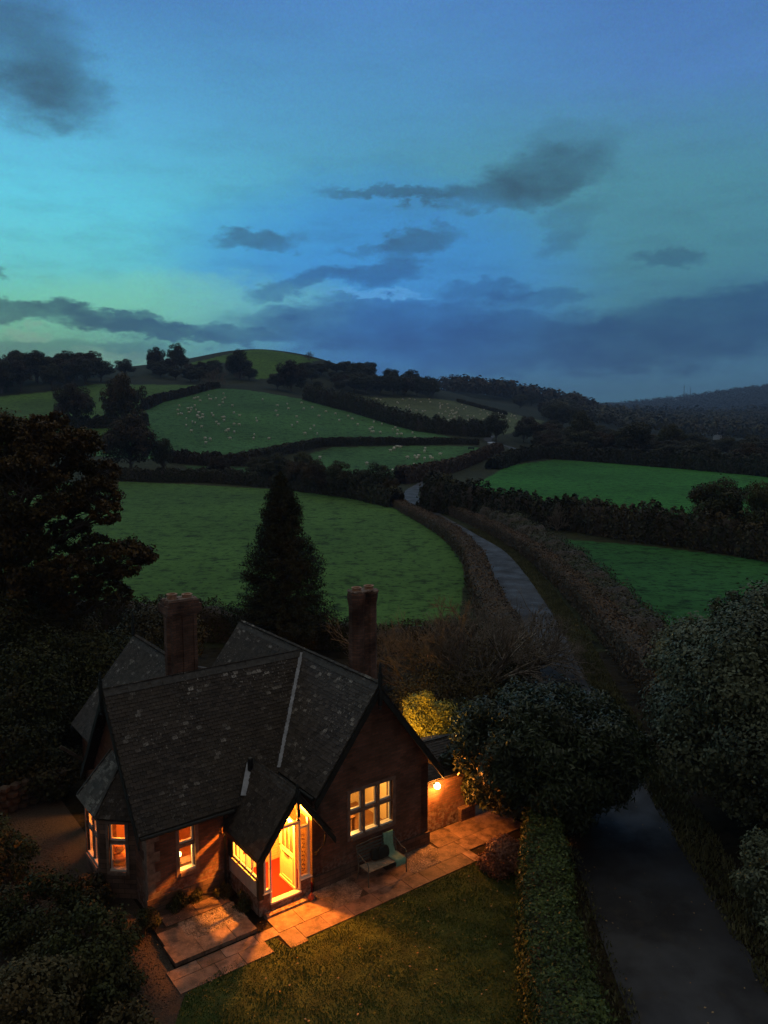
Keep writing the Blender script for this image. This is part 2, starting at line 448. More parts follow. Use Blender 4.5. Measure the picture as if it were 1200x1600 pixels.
class MB:
    def __init__(s):
        s.v = []; s.f = []; s.mi = []; s.uv = []
        s.mat = 0

    def face(s, pts, uv=None):
        b = len(s.v)
        s.v += [tuple(p) for p in pts]
        s.f.append(tuple(range(b, b + len(pts))))
        s.mi.append(s.mat)
        s.uv.append(uv)

    def hexa(s, p):
        # p: 8 points, bottom 4 ccw then top 4 ccw
        for q in ((3, 2, 1, 0), (4, 5, 6, 7), (0, 1, 5, 4), (1, 2, 6, 5), (2, 3, 7, 6), (3, 0, 4, 7)):
            s.face([p[i] for i in q])

    def box(s, x0, x1, y0, y1, z0, z1):
        s.hexa([(x0, y0, z0), (x1, y0, z0), (x1, y1, z0), (x0, y1, z0), (x0, y0, z1), (x1, y0, z1), (x1, y1, z1), (x0, y1, z1)])

    def beam(s, p0, p1, w, h, up=(0, 0, 1)):
        p0 = Vector(p0); p1 = Vector(p1); up = Vector(up)
        d = (p1 - p0).normalized()
        sd = d.cross(up).normalized() * (w / 2)
        u = sd.cross(d).normalized() * (h / 2)
        s.hexa([p0 - sd - u, p0 + sd - u, p1 + sd - u, p1 - sd - u, p0 - sd + u, p0 + sd + u, p1 + sd + u, p1 - sd + u])

    def prism(s, poly, vec):
        poly = [Vector(p) for p in poly]; vec = Vector(vec)
        top = [p + vec for p in poly]
        s.face(list(reversed(poly))); s.face(top)
        n = len(poly)
        for i in range(n):
            j = (i + 1) % n
            s.face([poly[i], poly[j], top[j], top[i]])

    def tube(s, pts, rad, n=8, cap=True):
        pts = [Vector(p) for p in pts]
        if isinstance(rad, (int, float)): rad = [rad] * len(pts)
        rings = []
        for i, p in enumerate(pts):
            d = (pts[min(i + 1, len(pts) - 1)] - pts[max(i - 1, 0)]).normalized()
            a = d.cross(Vector((0, 0, 1)) if abs(d.z) < 0.9 else Vector((1, 0, 0))).normalized()
            b = d.cross(a)
            rings.append([p + (a * math.cos(t) + b * math.sin(t)) * rad[i] for t in [2 * math.pi * k / n for k in range(n)]])
        for r0, r1 in zip(rings[:-1], rings[1:]):
            for k in range(n):
                s.face([r0[k], r0[(k + 1) % n], r1[(k + 1) % n], r1[k]])
        if cap:
            s.face(list(reversed(rings[0]))); s.face(rings[-1])

    def lathe(s, prof, c=(0, 0, 0), n=16):
        # prof: (radius, z)
        for (r0, z0), (r1, z1) in zip(prof[:-1], prof[1:]):
            for k in range(n):
                a, b = 2 * math.pi * k / n, 2 * math.pi * (k + 1) / n
                p = lambda r, z, t: (c[0] + r * math.cos(t), c[1] + r * math.sin(t), c[2] + z)
                q = [p(r0, z0, a), p(r0, z0, b), p(r1, z1, b), p(r1, z1, a)]
                if r0 < 1e-6: q = [q[0], q[2], q[3]]
                elif r1 < 1e-6: q = q[:3]
                s.face(q)

    def build(s, name, mats, parent=None, smooth=False, label=None):
        me = bpy.data.meshes.new(name)
        me.from_pydata(s.v, [], s.f)
        if not isinstance(mats, (list, tuple)): mats = [mats]
        for m in mats: me.materials.append(m)
        me.polygons.foreach_set('material_index', s.mi)
        uvl = me.uv_layers.new(name='UVMap')
        uvs = []
        for f, u in zip(s.f, s.uv):
            if u is not None:
                for q in u: uvs += [q[0], q[1]]
                continue
            a, b, c = (Vector(s.v[f[0]]), Vector(s.v[f[1]]), Vector(s.v[f[2]]))
            n = (b - a).cross(c - b)
            ax, ay, az_ = abs(n.x), abs(n.y), abs(n.z)
            for i in f:
                p = s.v[i]
                if az_ >= ax and az_ >= ay: uvs += [p[0], p[1]]
                elif ax > ay: uvs += [p[1], p[2]]
                else: uvs += [p[0], p[2]]
        uvl.data.foreach_set('uv', uvs)
        if smooth: me.polygons.foreach_set('use_smooth', [True] * len(s.f))
        me.update()
        if smooth:
            bm = bmesh_weld(me)
        o = bpy.data.objects.new(name, me)
        COL.objects.link(o)
        if parent: o.parent = parent
        if label: o['label'] = label
        return o


def bmesh_weld(me):
    import bmesh
    bm = bmesh.new(); bm.from_mesh(me)
    bmesh.ops.remove_doubles(bm, verts=bm.verts, dist=0.0005)
    bm.to_mesh(me); bm.free(); me.update()


def np_mesh(name, verts, faces_quads, mat, parent=None, extra=None):
    """fast quad mesh; verts (N,3), faces (F,4)"""
    me = bpy.data.meshes.new(name)
    nv, nf = len(verts), len(faces_quads)
    me.vertices.add(nv)
    me.vertices.foreach_set('co', np.asarray(verts, dtype=np.float32).ravel())
    k = faces_quads.shape[1]
    me.loops.add(nf * k)
    me.loops.foreach_set('vertex_index', np.asarray(faces_quads, dtype=np.int32).ravel())
    me.polygons.add(nf)
    me.polygons.foreach_set('loop_start', np.arange(0, nf * k, k, dtype=np.int32))
    for m in (mat if isinstance(mat, (list, tuple)) else [mat]): me.materials.append(m)
    me.update(calc_edges=True)
    return me


def obj(name, me, parent=None, loc=None):
    o = bpy.data.objects.new(name, me)
    COL.objects.link(o)
    if parent: o.parent = parent
    if loc is not None: o.location = loc
    return o


# ---------------------------------------------------------------- terrain
def depthpt(px, py, Y):
    d = ray(px, py)
    return CC + d * (Y / d[1])


CT = []
for px, py, Y in [
    (0, 650, 260), (0, 615, 340), (-150, 620, 330), (-150, 585, 420), (0, 588, 400), (100, 700, 220), (100, 650, 280), (100, 612, 350), (60, 592, 420), (200, 577, 470), (200, 640, 300), (200, 690, 225),
    (250, 718, 195), (300, 700, 222), (300, 660, 270), (300, 620, 340), (300, 592, 420), (330, 566, 500), (400, 545, 560), (300, 560, 540), (350, 549, 555), (490, 557, 560), (560, 580, 560),
    (640, 598, 560), (700, 612, 560), (450, 700, 230), (450, 650, 290), (450, 617, 370), (420, 600, 420), (400, 640, 300), (380, 608, 360), (550, 640, 340), (530, 620, 400),
    (600, 730, 195), (600, 697, 235), (600, 665, 290), (600, 632, 400), (640, 612, 480), (740, 695, 245), (760, 668, 330), (800, 648, 480), (850, 652, 540), (700, 632, 450), (680, 655, 330),
    (900, 656, 600), (900, 690, 320), (950, 668, 600), (760, 720, 215), (830, 705, 260),
    (700, 611, 800), (760, 617, 800), (820, 627, 800), (900, 652, 850), (950, 660, 900), (1050, 655, 1100), (1150, 656, 1100), (1250, 654, 1100),
    (920, 640, 2500), (1000, 635, 2500), (1060, 629, 2500), (1120, 620, 2500), (1200, 610, 2500), (1350, 600, 2500), (850, 640, 2500)]:
    CT.append(depthpt(px, py, Y))
for X, Y, Z in [(0, 150, 0), (-60, 120, 0), (60, 120, 0), (-100, 60, 1), (-120, 160, 1.5), (-60, 160, 0.3), (60, 160, 0), (0, 0, 0), (100, 0, 0), (-100, 0, 1), (0, -200, -2), (200, 100, -1), (150, 200, -1), (80, 220, 0), (300, 400, -1), (250, 250, -1),
                (400, 200, 0), (-250, 150, 12), (-300, 300, 35), (-400, 500, 40), (-200, 620, 38), (-80, 700, 35), (0, 700, 32), (-300, 900, 20), (0, 1100, 20), (300, 1700, 0), (800, 1700, 5), (600, 1200, 0), (1200, 1200, 30), (-900, 900, 30),
                (0, 2500, 30), (-1500, 2000, 20), (2500, 2500, 120), (0, -1500, 10), (1500, 0, 30), (-1500, 0, 40), (0, 4500, 40), (3500, 4500, 60), (-3500, 3000, 40), (4000, 500, 60), (-4000, -500, 40), (0, -4000, 30), (700, 3600, 20), (1500, 3600, 40)]:
    CT.append(np.array([X, Y, Z], float))
CT = np.array(CT)
SCL = 100.0


def _phi(r2):
    return np.where(r2 > 1e-12, 0.5 * r2 * np.log(np.maximum(r2, 1e-12)), 0)


_P = CT[:, :2] / SCL
_n = len(_P)
_A = np.zeros((_n + 3, _n + 3))
_A[:_n, :_n] = _phi(((_P[:, None] - _P[None]) ** 2).sum(-1)) + np.eye(_n) * 0.02
_A[:_n, _n] = 1; _A[:_n, _n + 1:] = _P
_A[_n:, :_n] = _A[:_n, _n:].T
_w = np.linalg.solve(_A, np.concatenate([CT[:, 2], np.zeros(3)]))


def height(X, Y):
    X = np.atleast_1d(np.asarray(X, float)); Y = np.atleast_1d(np.asarray(Y, float))
    out = np.empty(len(X))
    for i in range(0, len(X), 20000):
        x = X[i:i + 20000] / SCL; y = Y[i:i + 20000] / SCL
        k = _phi((x[:, None] - _P[:, 0]) ** 2 + (y[:, None] - _P[:, 1]) ** 2)
        out[i:i + 20000] = k @ _w[:_n] + _w[_n] + _w[_n + 1] * x + _w[_n + 2] * y
    r = np.hypot(X * 0.9, Y)
    t = np.clip((r - 115) / 75, 0, 1); t = t * t * (3 - 2 * t)
    return out * t


def hz(x, y):
    return float(height([x], [y])[0])


def hit(px, py, ymax=3500, ymin=12):
    """first point where the view ray through a photo pixel meets the terrain"""
    d = ray(px, py)
    ts = np.geomspace(ymin, ymax, 700) / d[1]
    P = CC[None] + d[None] * ts[:, None]
    g = height(P[:, 0], P[:, 1]) - P[:, 2]
    i = np.argmax(g > 0)
    if g[i] <= 0: return None
    if i == 0: return P[0]
    a, b = g[i - 1], g[i]
    t = -a / (b - a)
    p = P[i - 1] + (P[i] - P[i - 1]) * t
    p[2] = hz(p[0], p[1])
    return p


def hitpoly(pts, **k):
    r = []
    for p in pts:
        q = hit(*p, **k)
        if q is None: print('MISS', p); continue
        r.append(q)
    return np.array(r)


def inpoly(x, y, poly):
    x = np.asarray(x); y = np.asarray(y)
    c = np.zeros(x.shape, bool)
    n = len(poly)
    for i in range(n):
        x0, y0 = poly[i][:2]; x1, y1 = poly[(i + 1) % n][:2]
        if y0 == y1: continue
        s = ((y0 > y) != (y1 > y)) & (x < (x1 - x0) * (y - y0) / (y1 - y0) + x0)
        c ^= s
    return c


def densify(pts, step):
    pts = np.asarray(pts, float)
    out = []
    for a, b in zip(pts[:-1], pts[1:]):
        n = max(1, int(np.linalg.norm((b - a)[:2]) / step))
        for k in range(n): out.append(a + (b - a) * k / n)
    out.append(pts[-1])
    return np.array(out)


def smoothline(pts, step):
    """catmull-rom through xy points"""
    P = [np.array(p[:2], float) for p in pts]
    P = [2 * P[0] - P[1]] + P + [2 * P[-1] - P[-2]]
    out = []
    for i in range(1, len(P) - 2):
        p0, p1, p2, p3 = P[i - 1:i + 3]
        n = max(2, int(np.linalg.norm(p2 - p1) / step))
        for k in range(n):
            t = k / n
            out.append(0.5 * (2 * p1 + (p2 - p0) * t + (2 * p0 - 5 * p1 + 4 * p2 - p3) * t * t + (3 * p1 - p0 - 3 * p2 + p3) * t ** 3))
    out.append(P[-2])
    return np.array(out)


# fields (photo outlines dropped onto the terrain)
F_NEAR = hitpoly([(-60, 760), (180, 752), (300, 757), (420, 764), (520, 773), (600, 786), (660, 803), (705, 822), (722, 850), (728, 890), (722, 930), (715, 985), (600, 1000), (380, 992), (150, 965), (-60, 950)])
F_SHEEP = hitpoly([(140, 712), (225, 650), (235, 632), (340, 607), (480, 625), (560, 648), (620, 666), (690, 680), (745, 690), (748, 692), (600, 692), (520, 692), (450, 700), (400, 716), (300, 722)])
F_SMALL = hitpoly([(470, 712), (520, 699), (620, 697), (740, 698), (770, 703), (700, 735), (645, 752), (560, 740), (500, 735)])
F_BIT = hitpoly([(290, 728), (390, 730), (400, 745), (380, 750), (300, 746)])
F_LEFT = hitpoly([(-60, 625), (80, 612), (150, 600), (320, 602), (325, 608), (235, 628), (220, 650), (150, 705), (-60, 705)])
F_OLIVE = hitpoly([(485, 612), (600, 622), (690, 624), (760, 634), (850, 658), (840, 672), (780, 680), (740, 668), (640, 662), (560, 640), (490, 622)])
F_TOP = hitpoly([(290, 578), (300, 566), (330, 551), (400, 546), (460, 554), (500, 563), (470, 572), (440, 590), (400, 592), (390, 575), (340, 566), (310, 575)])
F_RU = hitpoly([(740, 758), (790, 728), (870, 718), (1000, 726), (1130, 736), (1260, 748), (1300, 880), (1160, 850), (1000, 806), (880, 800), (800, 790)])
F_RL = hitpoly([(872, 842), (1000, 852), (1120, 866), (1250, 885), (1260, 1010), (1130, 1030), (1060, 1010), (970, 950), (910, 890)])
F_FAR = hitpoly([(1130, 700), (1200, 694), (1200, 704), (1150, 708)])
F_FAR2 = hitpoly([(722, 608), (760, 607), (795, 615), (800, 628), (750, 622), (720, 616)])

# ground sheet: polar fan around the foot of the camera, fine ahead, coarse behind
angs = np.concatenate([np.arange(-40, 40, 0.16), np.arange(40, 320, 4.0)])
rads = np.concatenate([[0.5], np.arange(6, 60, 0.45), np.geomspace(60, 700, 330), np.geomspace(712, 4600, 60)])
AA, RR = np.meshgrid(np.radians(angs), rads)
GX = (RR * np.sin(AA)).ravel(); GY = (RR * np.cos(AA)).ravel()
GZ = height(GX, GY)
na, nr = len(angs), len(rads)
ii = np.arange(nr - 1)[:, None] * na; jj = np.arange(na)[None]
j2 = (jj + 1) % na
gf = np.stack([ii + jj, ii + j2, ii + na + j2, ii + na + jj], -1).reshape(-1, 4)[:, ::-1]
colr = np.tile(np.array([0.040, 0.046, 0.018]), (len(GX), 1))
wood = (np.hypot(GX, GY) > 330)
colr[wood] = (0.030, 0.036, 0.014)
for poly, c in ((F_NEAR, (0.080, 0.175, 0.038)), (F_SHEEP, (0.066, 0.175, 0.054)), (F_SMALL, (0.066, 0.170, 0.054)), (F_BIT, (0.045, 0.12, 0.038)), (F_LEFT, (0.085, 0.175, 0.034)),
                (F_OLIVE, (0.110, 0.140, 0.056)), (F_TOP, (0.085, 0.18, 0.020)), (F_RU, (0.044, 0.190, 0.032)), (F_RL, (0.034, 0.135, 0.034)), (F_FAR, (0.10, 0.12, 0.08)), (F_FAR2, (0.05, 0.08, 0.04))):
    colr[inpoly(GX, GY, poly)] = c
near = (np.hypot(GX, GY) < 45) & ~inpoly(GX, GY, F_NEAR)
colr[near] = (0.028, 0.022, 0.012)
gm, T, b = newmat('ground_cover')
at = T.n('ShaderNodeAttribute'); at.attribute_name = 'cover'
tcn = T.n('ShaderNodeTexCoord')
n1 = T.noise(tcn.outputs['Object'], 0.55, 6, 0.65)
n2 = T.noise(tcn.outputs['Object'], 0.035, 4, 0.5)
n3 = T.noise(tcn.outputs['Object'], 1.7, 4, 0.62)
cg = T.mix(1.0, at.outputs['Color'], T.ramp(n1.outputs['Fac'], [(0.36, 0.35), (0.46, 0.9), (0.75, 1.2)]), 'MULTIPLY')
cg = T.mix(1.0, cg, T.ramp(n2.outputs['Fac'], [(0.3, 0.72), (0.7, 1.2)]), 'MULTIPLY')
cg = T.mix(1.0, cg, T.ramp(n3.outputs['Fac'], [(0.36, 0.35), (0.47, 1.0)]), 'MULTIPLY')
T.link(cg, b.inputs['Base Color'])
b.inputs['Roughness'].default_value = 0.95; b.inputs['Specular IOR Level'].default_value = 0.1
bn = T.n('ShaderNodeBump'); bn.inputs['Strength'].default_value = 0.9; bn.inputs['Distance'].default_value = 0.15
T.link(T.m('ADD', n1.outputs['Fac'], n3.outputs['Fac']), bn.inputs['Height']); T.link(bn.outputs[0], b.inputs['Normal'])
me = np_mesh('ground', np.stack([GX, GY, GZ], 1), gf, gm)
ca = me.color_attributes.new('cover', 'FLOAT_COLOR', 'POINT')
ca.data.foreach_set('color', np.concatenate([colr, np.ones((len(colr), 1))], 1).astype(np.float32).ravel())
me.polygons.foreach_set('use_smooth', [True] * len(me.polygons))
ground = tag(obj('ground', me), kind='structure')


def strip(name, line, w, mat, off=0.02, kind='structure', skirt=0.0, thick=0.0, ts=(-1, -0.33, 0.33, 1)):
    L = np.asarray(line)[:, :2]
    d = np.gradient(L, axis=0); d /= np.linalg.norm(d, axis=1)[:, None]
    nrm = np.stack([-d[:, 1], d[:, 0]], 1)
    w = np.interp(np.linspace(0, 1, len(L)), np.linspace(0, 1, len(w)), w) if isinstance(w, (list, tuple)) else np.full(len(L), w)
    cols = []
    for t in ts:
        q = L + nrm * (w / 2 * t)[:, None]
        zz = height(q[:, 0], q[:, 1]) + off + (0.03 * (1 - t * t))
        cols.append(np.column_stack([q, zz]))
    V = np.stack(cols, 1); k = len(ts)
    n = len(L)
    ii = np.arange(n - 1)[:, None] * k; jj = np.arange(k - 1)[None]
    f = np.stack([ii + jj, ii + jj + 1, ii + k + jj + 1, ii + k + jj], -1).reshape(-1, 4)[:, ::-1]
    me = np_mesh(name, V.reshape(-1, 3), f, mat)
    o = tag(obj(name, me), kind=kind)
    return o


mm, T, b = newmat('old_tarmac')
tcn = T.n('ShaderNodeTexCoord')
n1 = T.noise(tcn.outputs['Object'], 90, 3, 0.7); n2 = T.noise(tcn.outputs['Object'], 0.6, 5, 0.6)
c = T.mix(T.ramp(n2.outputs['Fac'], [(0.35, 0.0), (0.7, 1.0)]), (0.007, 0.008, 0.012), (0.018, 0.021, 0.030))
c = T.mix(1.0, c, T.ramp(n1.outputs['Fac'], [(0.3, 0.6), (0.7, 1.3)]), 'MULTIPLY')
vo = T.n('ShaderNodeTexVoronoi', feature='DISTANCE_TO_EDGE'); vo.inputs['Scale'].default_value = 0.45
wv_ = T.n('ShaderNodeVectorMath', operation='MULTIPLY_ADD'); T.link(T.noise(tcn.outputs['Object'], 1.5, 4).outputs['Color'], wv_.inputs[0]); wv_.inputs[1].default_value = (1.4, 1.4, 0); T.link(tcn.outputs['Object'], wv_.inputs[2])
T.link(wv_.outputs[0], vo.inputs['Vector'])
c = T.mix(1.0, c, T.ramp(vo.outputs['Distance'], [(0.0, 0.35), (0.018, 1.0)]), 'MULTIPLY')
n5 = T.noise(tcn.outputs['Object'], 0.25, 3)
c = T.mix(T.ramp(n5.outputs['Fac'], [(0.5, 0.0), (0.56, 0.6)]), c, (0.032, 0.036, 0.046))
n6 = T.noise(tcn.outputs['Object'], 2.2, 5, 0.7)
c = T.mix(T.ramp(n6.outputs['Fac'], [(0.56, 0.0), (0.68, 0.6)]), c, (0.030, 0.024, 0.014))
T.link(c, b.inputs['Base Color']); b.inputs['Roughness'].default_value = 0.55
T.link(T.ramp(n2.outputs['Fac'], [(0.4, 0.85), (0.62, 0.6)]), b.inputs['Roughness'])
bn = T.n('ShaderNodeBump'); bn.inputs['Strength'].default_value = 0.6; bn.inputs['Distance'].default_value = 0.01
T.link(n1.outputs['Fac'], bn.inputs['Height']); T.link(bn.outputs[0], b.inputs['Normal'])
M['tarmac'] = mm
lane_pts = [(6.7, 2), (6.9, 10), (7.1, 17), (7.3, 21), (7.6, 27), (8.3, 37), (9.3, 48), (9.7, 55), (10.1, 65), (10.1, 76), (9.0, 85), (7.2, 98), (5.6, 110), (5.0, 118)]
for p in [(645, 781), (641, 773), (652, 762), (690, 742), (735, 722), (772, 712), (800, 706), (800, 700), (780, 694), (762, 688), (768, 680)]:
    q = hit(*p); lane_pts.append((q[0], q[1]))
LANE = smoothline(lane_pts, 1.5)
strip('lane', LANE, [3.5, 3.4, 2.9, 2.6, 2.5, 2.5, 2.6, 2.8], M['tarmac'], 0.03)


# ---------------------------------------------------------------- the cottage
HO = (1.331, 23.080, 0)
HANG = math.atan2(0.59772, 0.80170)
HU = np.array([0.80170, 0.59772, 0]); HV = np.array([-0.59772, 0.80170, 0])


def hw(a, b_, z=0):
    p = np.array(HO) + HU * a + HV * b_
    return (float(p[0]), float(p[1]), z)


house = empty('cottage', HO, HANG, 'red brick country cottage with steep tiled roofs, two tall chimneys and a lit gabled porch', 'cottage')
ZR, SL = 5.51, 1.3


def wallpanel(mb, p0, du, length, z0, z1, holes, thick, inward):
    """vertical wall with rectangular holes; p0 start, du unit along, inward unit, outer face at p0"""
    p0 = Vector(p0); du = Vector(du); inw = Vector(inward) * thick
    us = sorted({0, length} | {h[0] for h in holes} | {h[1] for h in holes})
    zs = sorted({z0, z1} | {h[2] for h in holes} | {h[3] for h in holes})
    P = lambda u, z, k: p0 + du * u + Vector((0, 0, z)) + (inw if k else Vector((0, 0, 0)))
    solid = {}
    for i in range(len(us) - 1):
        for j in range(len(zs) - 1):
            cu, cz = (us[i] + us[i + 1]) / 2, (zs[j] + zs[j + 1]) / 2
            solid[i, j] = not any(h[0] < cu < h[1] and h[2] < cz < h[3] for h in holes)
    def F(pts, uv): mb.face(pts, uv)
    for (i, j), s in solid.items():
        if not s: continue
        u0, u1, a, b_ = us[i], us[i + 1], zs[j], zs[j + 1]
        F([P(u0, a, 0), P(u1, a, 0), P(u1, b_, 0), P(u0, b_, 0)], [(u0, a), (u1, a), (u1, b_), (u0, b_)])
        F([P(u1, a, 1), P(u0, a, 1), P(u0, b_, 1), P(u1, b_, 1)], [(u1, a), (u0, a), (u0, b_), (u1, b_)])
        for (ni, nj, q) in ((i - 1, j, (u0, a, u0, b_)), (i + 1, j, (u1, a, u1, b_)), (i, j - 1, (u0, a, u1, a)), (i, j + 1, (u0, b_, u1, b_))):
            if not solid.get((ni, nj), False):
                x0, y0, x1, y1 = q
                vert = x0 == x1
                uv = [(0, y0), (0, y1), (thick, y1), (thick, y0)] if vert else [(x0, 0), (x1, 0), (x1, thick), (x0, thick)]
                F([P(x0, y0, 0), P(x1, y1, 0), P(x1, y1, 1), P(x0, y0, 1)], uv)


# walls ------------------------------------------------------------
WG = (1.25, 2.75, 1.16, 2.46)        # hole in the wing front (u from a=-4.1)
WM = (0.88, 1.32, 0.86, 2.16)        # hole in the main front (u from a=-8.1)
wb = MB()
# wing front wall b=0, a -4.1..0 ; gable above
wallpanel(wb, (-4.1, 0, 0), (1, 0, 0), 4.1, -0.2, 2.75, [WG], 0.3, (0, 1, 0))
def gable(mb, a0, a1, zb, ac, zt, b0, thick):
    zt = zt - 0.12
    f = [(a0, b0, zb), (a1, b0, zb), (ac, b0, zt)]
    g = [(p[0], b0 + thick, p[2]) for p in f]
    mb.face(f, [(p[0] + 4.1, p[2]) for p in f]); mb.face(list(reversed(g)))
ga = 0.0
gable(wb, -4.1, 0, 2.75, -2.05, ZR, 0, 0.3)
# wing sides
wallpanel(wb, (-4.1, 0, 0), (0, 1, 0), 8.1, -0.2, 2.62, [], 0.28, (1, 0, 0))
wallpanel(wb, (0, 0, 0), (0, 1, 0), 8.1, -0.2, 2.62, [], 0.28, (-1, 0, 0))
wallpanel(wb, (-4.1, 8.1, 0), (1, 0, 0), 4.1, -0.2, 2.75, [], 0.28, (0, -1, 0))
gable(wb, -4.1, 0, 2.75, -2.05, ZR, 7.82, 0.28)
# main block front b=1.67, a -8.1..-4.1 ; doorway into the house inside the porch
wallpanel(wb, (-8.1, 1.67, 0), (1, 0, 0), 4.0, -0.2, 2.55, [WM], 0.3, (0, 1, 0))
# main block gable end a=-8.1, b 1.67..6.0 with bay opening
wallpanel(wb, (-8.1, 1.67, 0), (0, 1, 0), 4.34, -0.2, 2.55, [(0.95, 3.4, 0.1, 2.25)], 0.3, (1, 0, 0))
zt = ZR - 0.12
wb.face([(-8.1, 1.67, 2.55), (-8.1, 6.01, 2.55), (-8.1, 3.84, zt)], [(1.67, 2.55), (6.01, 2.55), (3.84, zt)])
wb.face([(-7.8, 1.67, 2.55), (-7.8, 6.01, 2.55), (-7.8, 3.84, zt)])
# back walls
wallpanel(wb, (-8.1, 6.01, 0), (1, 0, 0), 4.0, -0.2, 2.5, [], 0.28, (0, -1, 0))
# rear wing walls
wallpanel(wb, (-7.25, 6.0, 0), (0, 1, 0), 4.25, -0.2, 2.3, [(1.0, 1.9, 0.9, 1.9)], 0.28, (1, 0, 0))
wallpanel(wb, (-7.25, 10.25, 0), (1, 0, 0), 4.1, -0.2, 2.3, [], 0.28, (0, -1, 0))
wb.face([(-7.25, 10.25, 2.3), (-3.15, 10.25, 2.3), (-5.2, 10.25, 4.85)])
walls = wb.build('wall', M['brick'], house)

# stone quoins / plinth
qb = MB()
def quoins(a, b0, sa, sb, z0=0.0, z1=2.3):
    z = z0; k = 0
    while z < z1:
        la, lb = (0.34, 0.2) if k % 2 else (0.2, 0.34)
        x0, x1 = sorted((a - sa * 0.008, a + sa * la)); y0, y1 = sorted((b0 - sb * 0.008, b0 + sb * lb))
        qb.box(x0, x1, y0, y1, z, z + 0.27); z += 0.28; k += 1
quoins(-8.1, 1.67, 1, 1)
qb.build('quoin', M['quoin'], house)
pb_ = MB()
pb_.box(-8.15, -5.9, 1.62, 1.666, 0.0, 0.42)
pb_.build('plinth', M['rubble'], house)
pb_ = MB()
pb_.box(-4.1, 0.05, -0.05, -0.004, 0.0, 0.42)
pb_.build('plinth', M['rubble'], house)


# roofs ------------------------------------------------------------
def tiles(mb, poly, e, w=0.165, exp=0.105, tl=0.17, seed=1, lift=0.03):
    poly = [Vector(p) for p in poly]
    n = None
    for i in range(1, len(poly) - 1):
        c = (poly[i] - poly[0]).cross(poly[i + 1] - poly[0])
        if c.length > 0.05: n = c.normalized(); break
    if n.z < 0: n = -n
    e = Vector(e).normalized()
    t = n.cross(e).normalized()
    if t.z < 0: t = -t       # upslope
    o = poly[0]
    st = [((p - o).dot(e), (p - o).dot(t)) for p in poly]
    s0, s1 = min(q[0] for q in st), max(q[0] for q in st)
    t0, t1 = min(q[1] for q in st), max(q[1] for q in st)
    rr = random.Random(seed)
    row = 0; tt = t0
    while tt < t1 - 0.02:
        s = s0 + (w / 2 if row % 2 else 0) - w / 2
        while s < s1 + w / 2:
            if inpoly(np.array([min(max(s + w / 2, s0 + 0.01), s1 - 0.01)]), np.array([min(tt + 0.05, t1 - 0.01)]), st)[0]:
                a0, a1 = max(s + 0.003, s0 - 0.02), min(s + w - 0.003, s1 + 0.02)
                if a1 - a0 > 0.03:
                    j = rr.uniform(-0.006, 0.006); tk = 0.016 + rr.uniform(0, 0.006); tw = rr.uniform(-0.004, 0.004)
                    lo, hi = tt + j, tt + tl + j
                    L = lift + rr.uniform(-0.003, 0.005)
                    P = lambda ss, q, h: o + e * ss + t * q + n * h
                    p = [P(a0, lo, L), P(a1, lo, L + tw), P(a1, hi, 0.012), P(a0, hi, 0.012),
                         P(a0, lo, L + tk), P(a1, lo, L + tk + tw), P(a1, hi, 0.012 + tk), P(a0, hi, 0.012 + tk)]
                    # shared vertices so that one tile is one island
                    b0 = len(mb.v)
                    mb.v += [tuple(x) for x in p]
                    for q in ((4, 5, 6, 7), (0, 1, 5, 4), (3, 0, 4, 7), (1, 2, 6, 5)):
                        mb.f.append(tuple(b0 + i for i in q)); mb.mi.append(mb.mat); mb.uv.append(None)
            s += w
        tt += exp; row += 1


def deck(mb, poly, th=0.05):
    poly = [Vector(p) for p in poly]
    mb.prism([p - Vector((0, 0, 0.006)) for p in poly], (0, 0, -th))


zmf = lambda b_: ZR - SL * (3.84 - b_)           # main front slope
zmb = lambda b_: ZR - SL * (b_ - 3.84)
zwl = lambda a: ZR - SL * (-2.06 - a)
zwr = lambda a: ZR - SL * (a + 2.06)
S1 = [(a, b_, zmf(b_)) for a, b_ in ((-8.38, 1.42), (-4.15, 1.42), (-4.15, 1.75), (-2.06, 3.84), (-8.38, 3.84))]
S2 = [(a, b_, zmb(b_)) for a, b_ in ((-8.38, 3.84), (-2.06, 3.84), (-4.38, 6.26), (-8.38, 6.26))]
S3 = [(a, b_, zwl(a)) for a, b_ in ((-2.06, -0.3), (-4.13, -0.3), (-4.13, 1.77), (-2.06, 3.84))]
S4 = [(a, b_, zwl(a)) for a, b_ in ((-2.06, 3.84), (-4.13, 5.91), (-4.13, 8.23), (-2.06, 8.23))]
S5 = [(a, b_, zwr(a)) for a, b_ in ((-2.06, -0.3), (0.28, -0.3), (0.28, 8.23), (-2.06, 8.23))]
zrl = lambda a: 5.0 - 1.2 * abs(a + 5.2)
S6 = [(a, b_, zrl(a)) for a, b_ in ((-5.2, 4.25), (-7.5, 6.3), (-7.5, 10.5), (-5.2, 10.5))]
S7 = [(a, b_, zrl(a)) for a, b_ in ((-5.2, 4.25), (-3.7, 5.8), (-3.7, 10.5), (-5.2, 10.5))]
for nm, P_, e, mat, sd in (('roof', S1, (1, 0, 0), 'tile', 1), ('roof', S2, (1, 0, 0), 'tile', 2), ('roof', S3, (0, 1, 0), 'tile_pale', 3), ('roof', S4, (0, 1, 0), 'tile', 4),
                       ('roof', S5, (0, 1, 0), 'tile', 5), ('roof', S6, (0, 1, 0), 'tile', 6), ('roof', S7, (0, 1, 0), 'tile', 7)):
    rb = MB(); deck(rb, P_); tiles(rb, P_, e, seed=sd)
    rb.build(nm, M[mat], house)


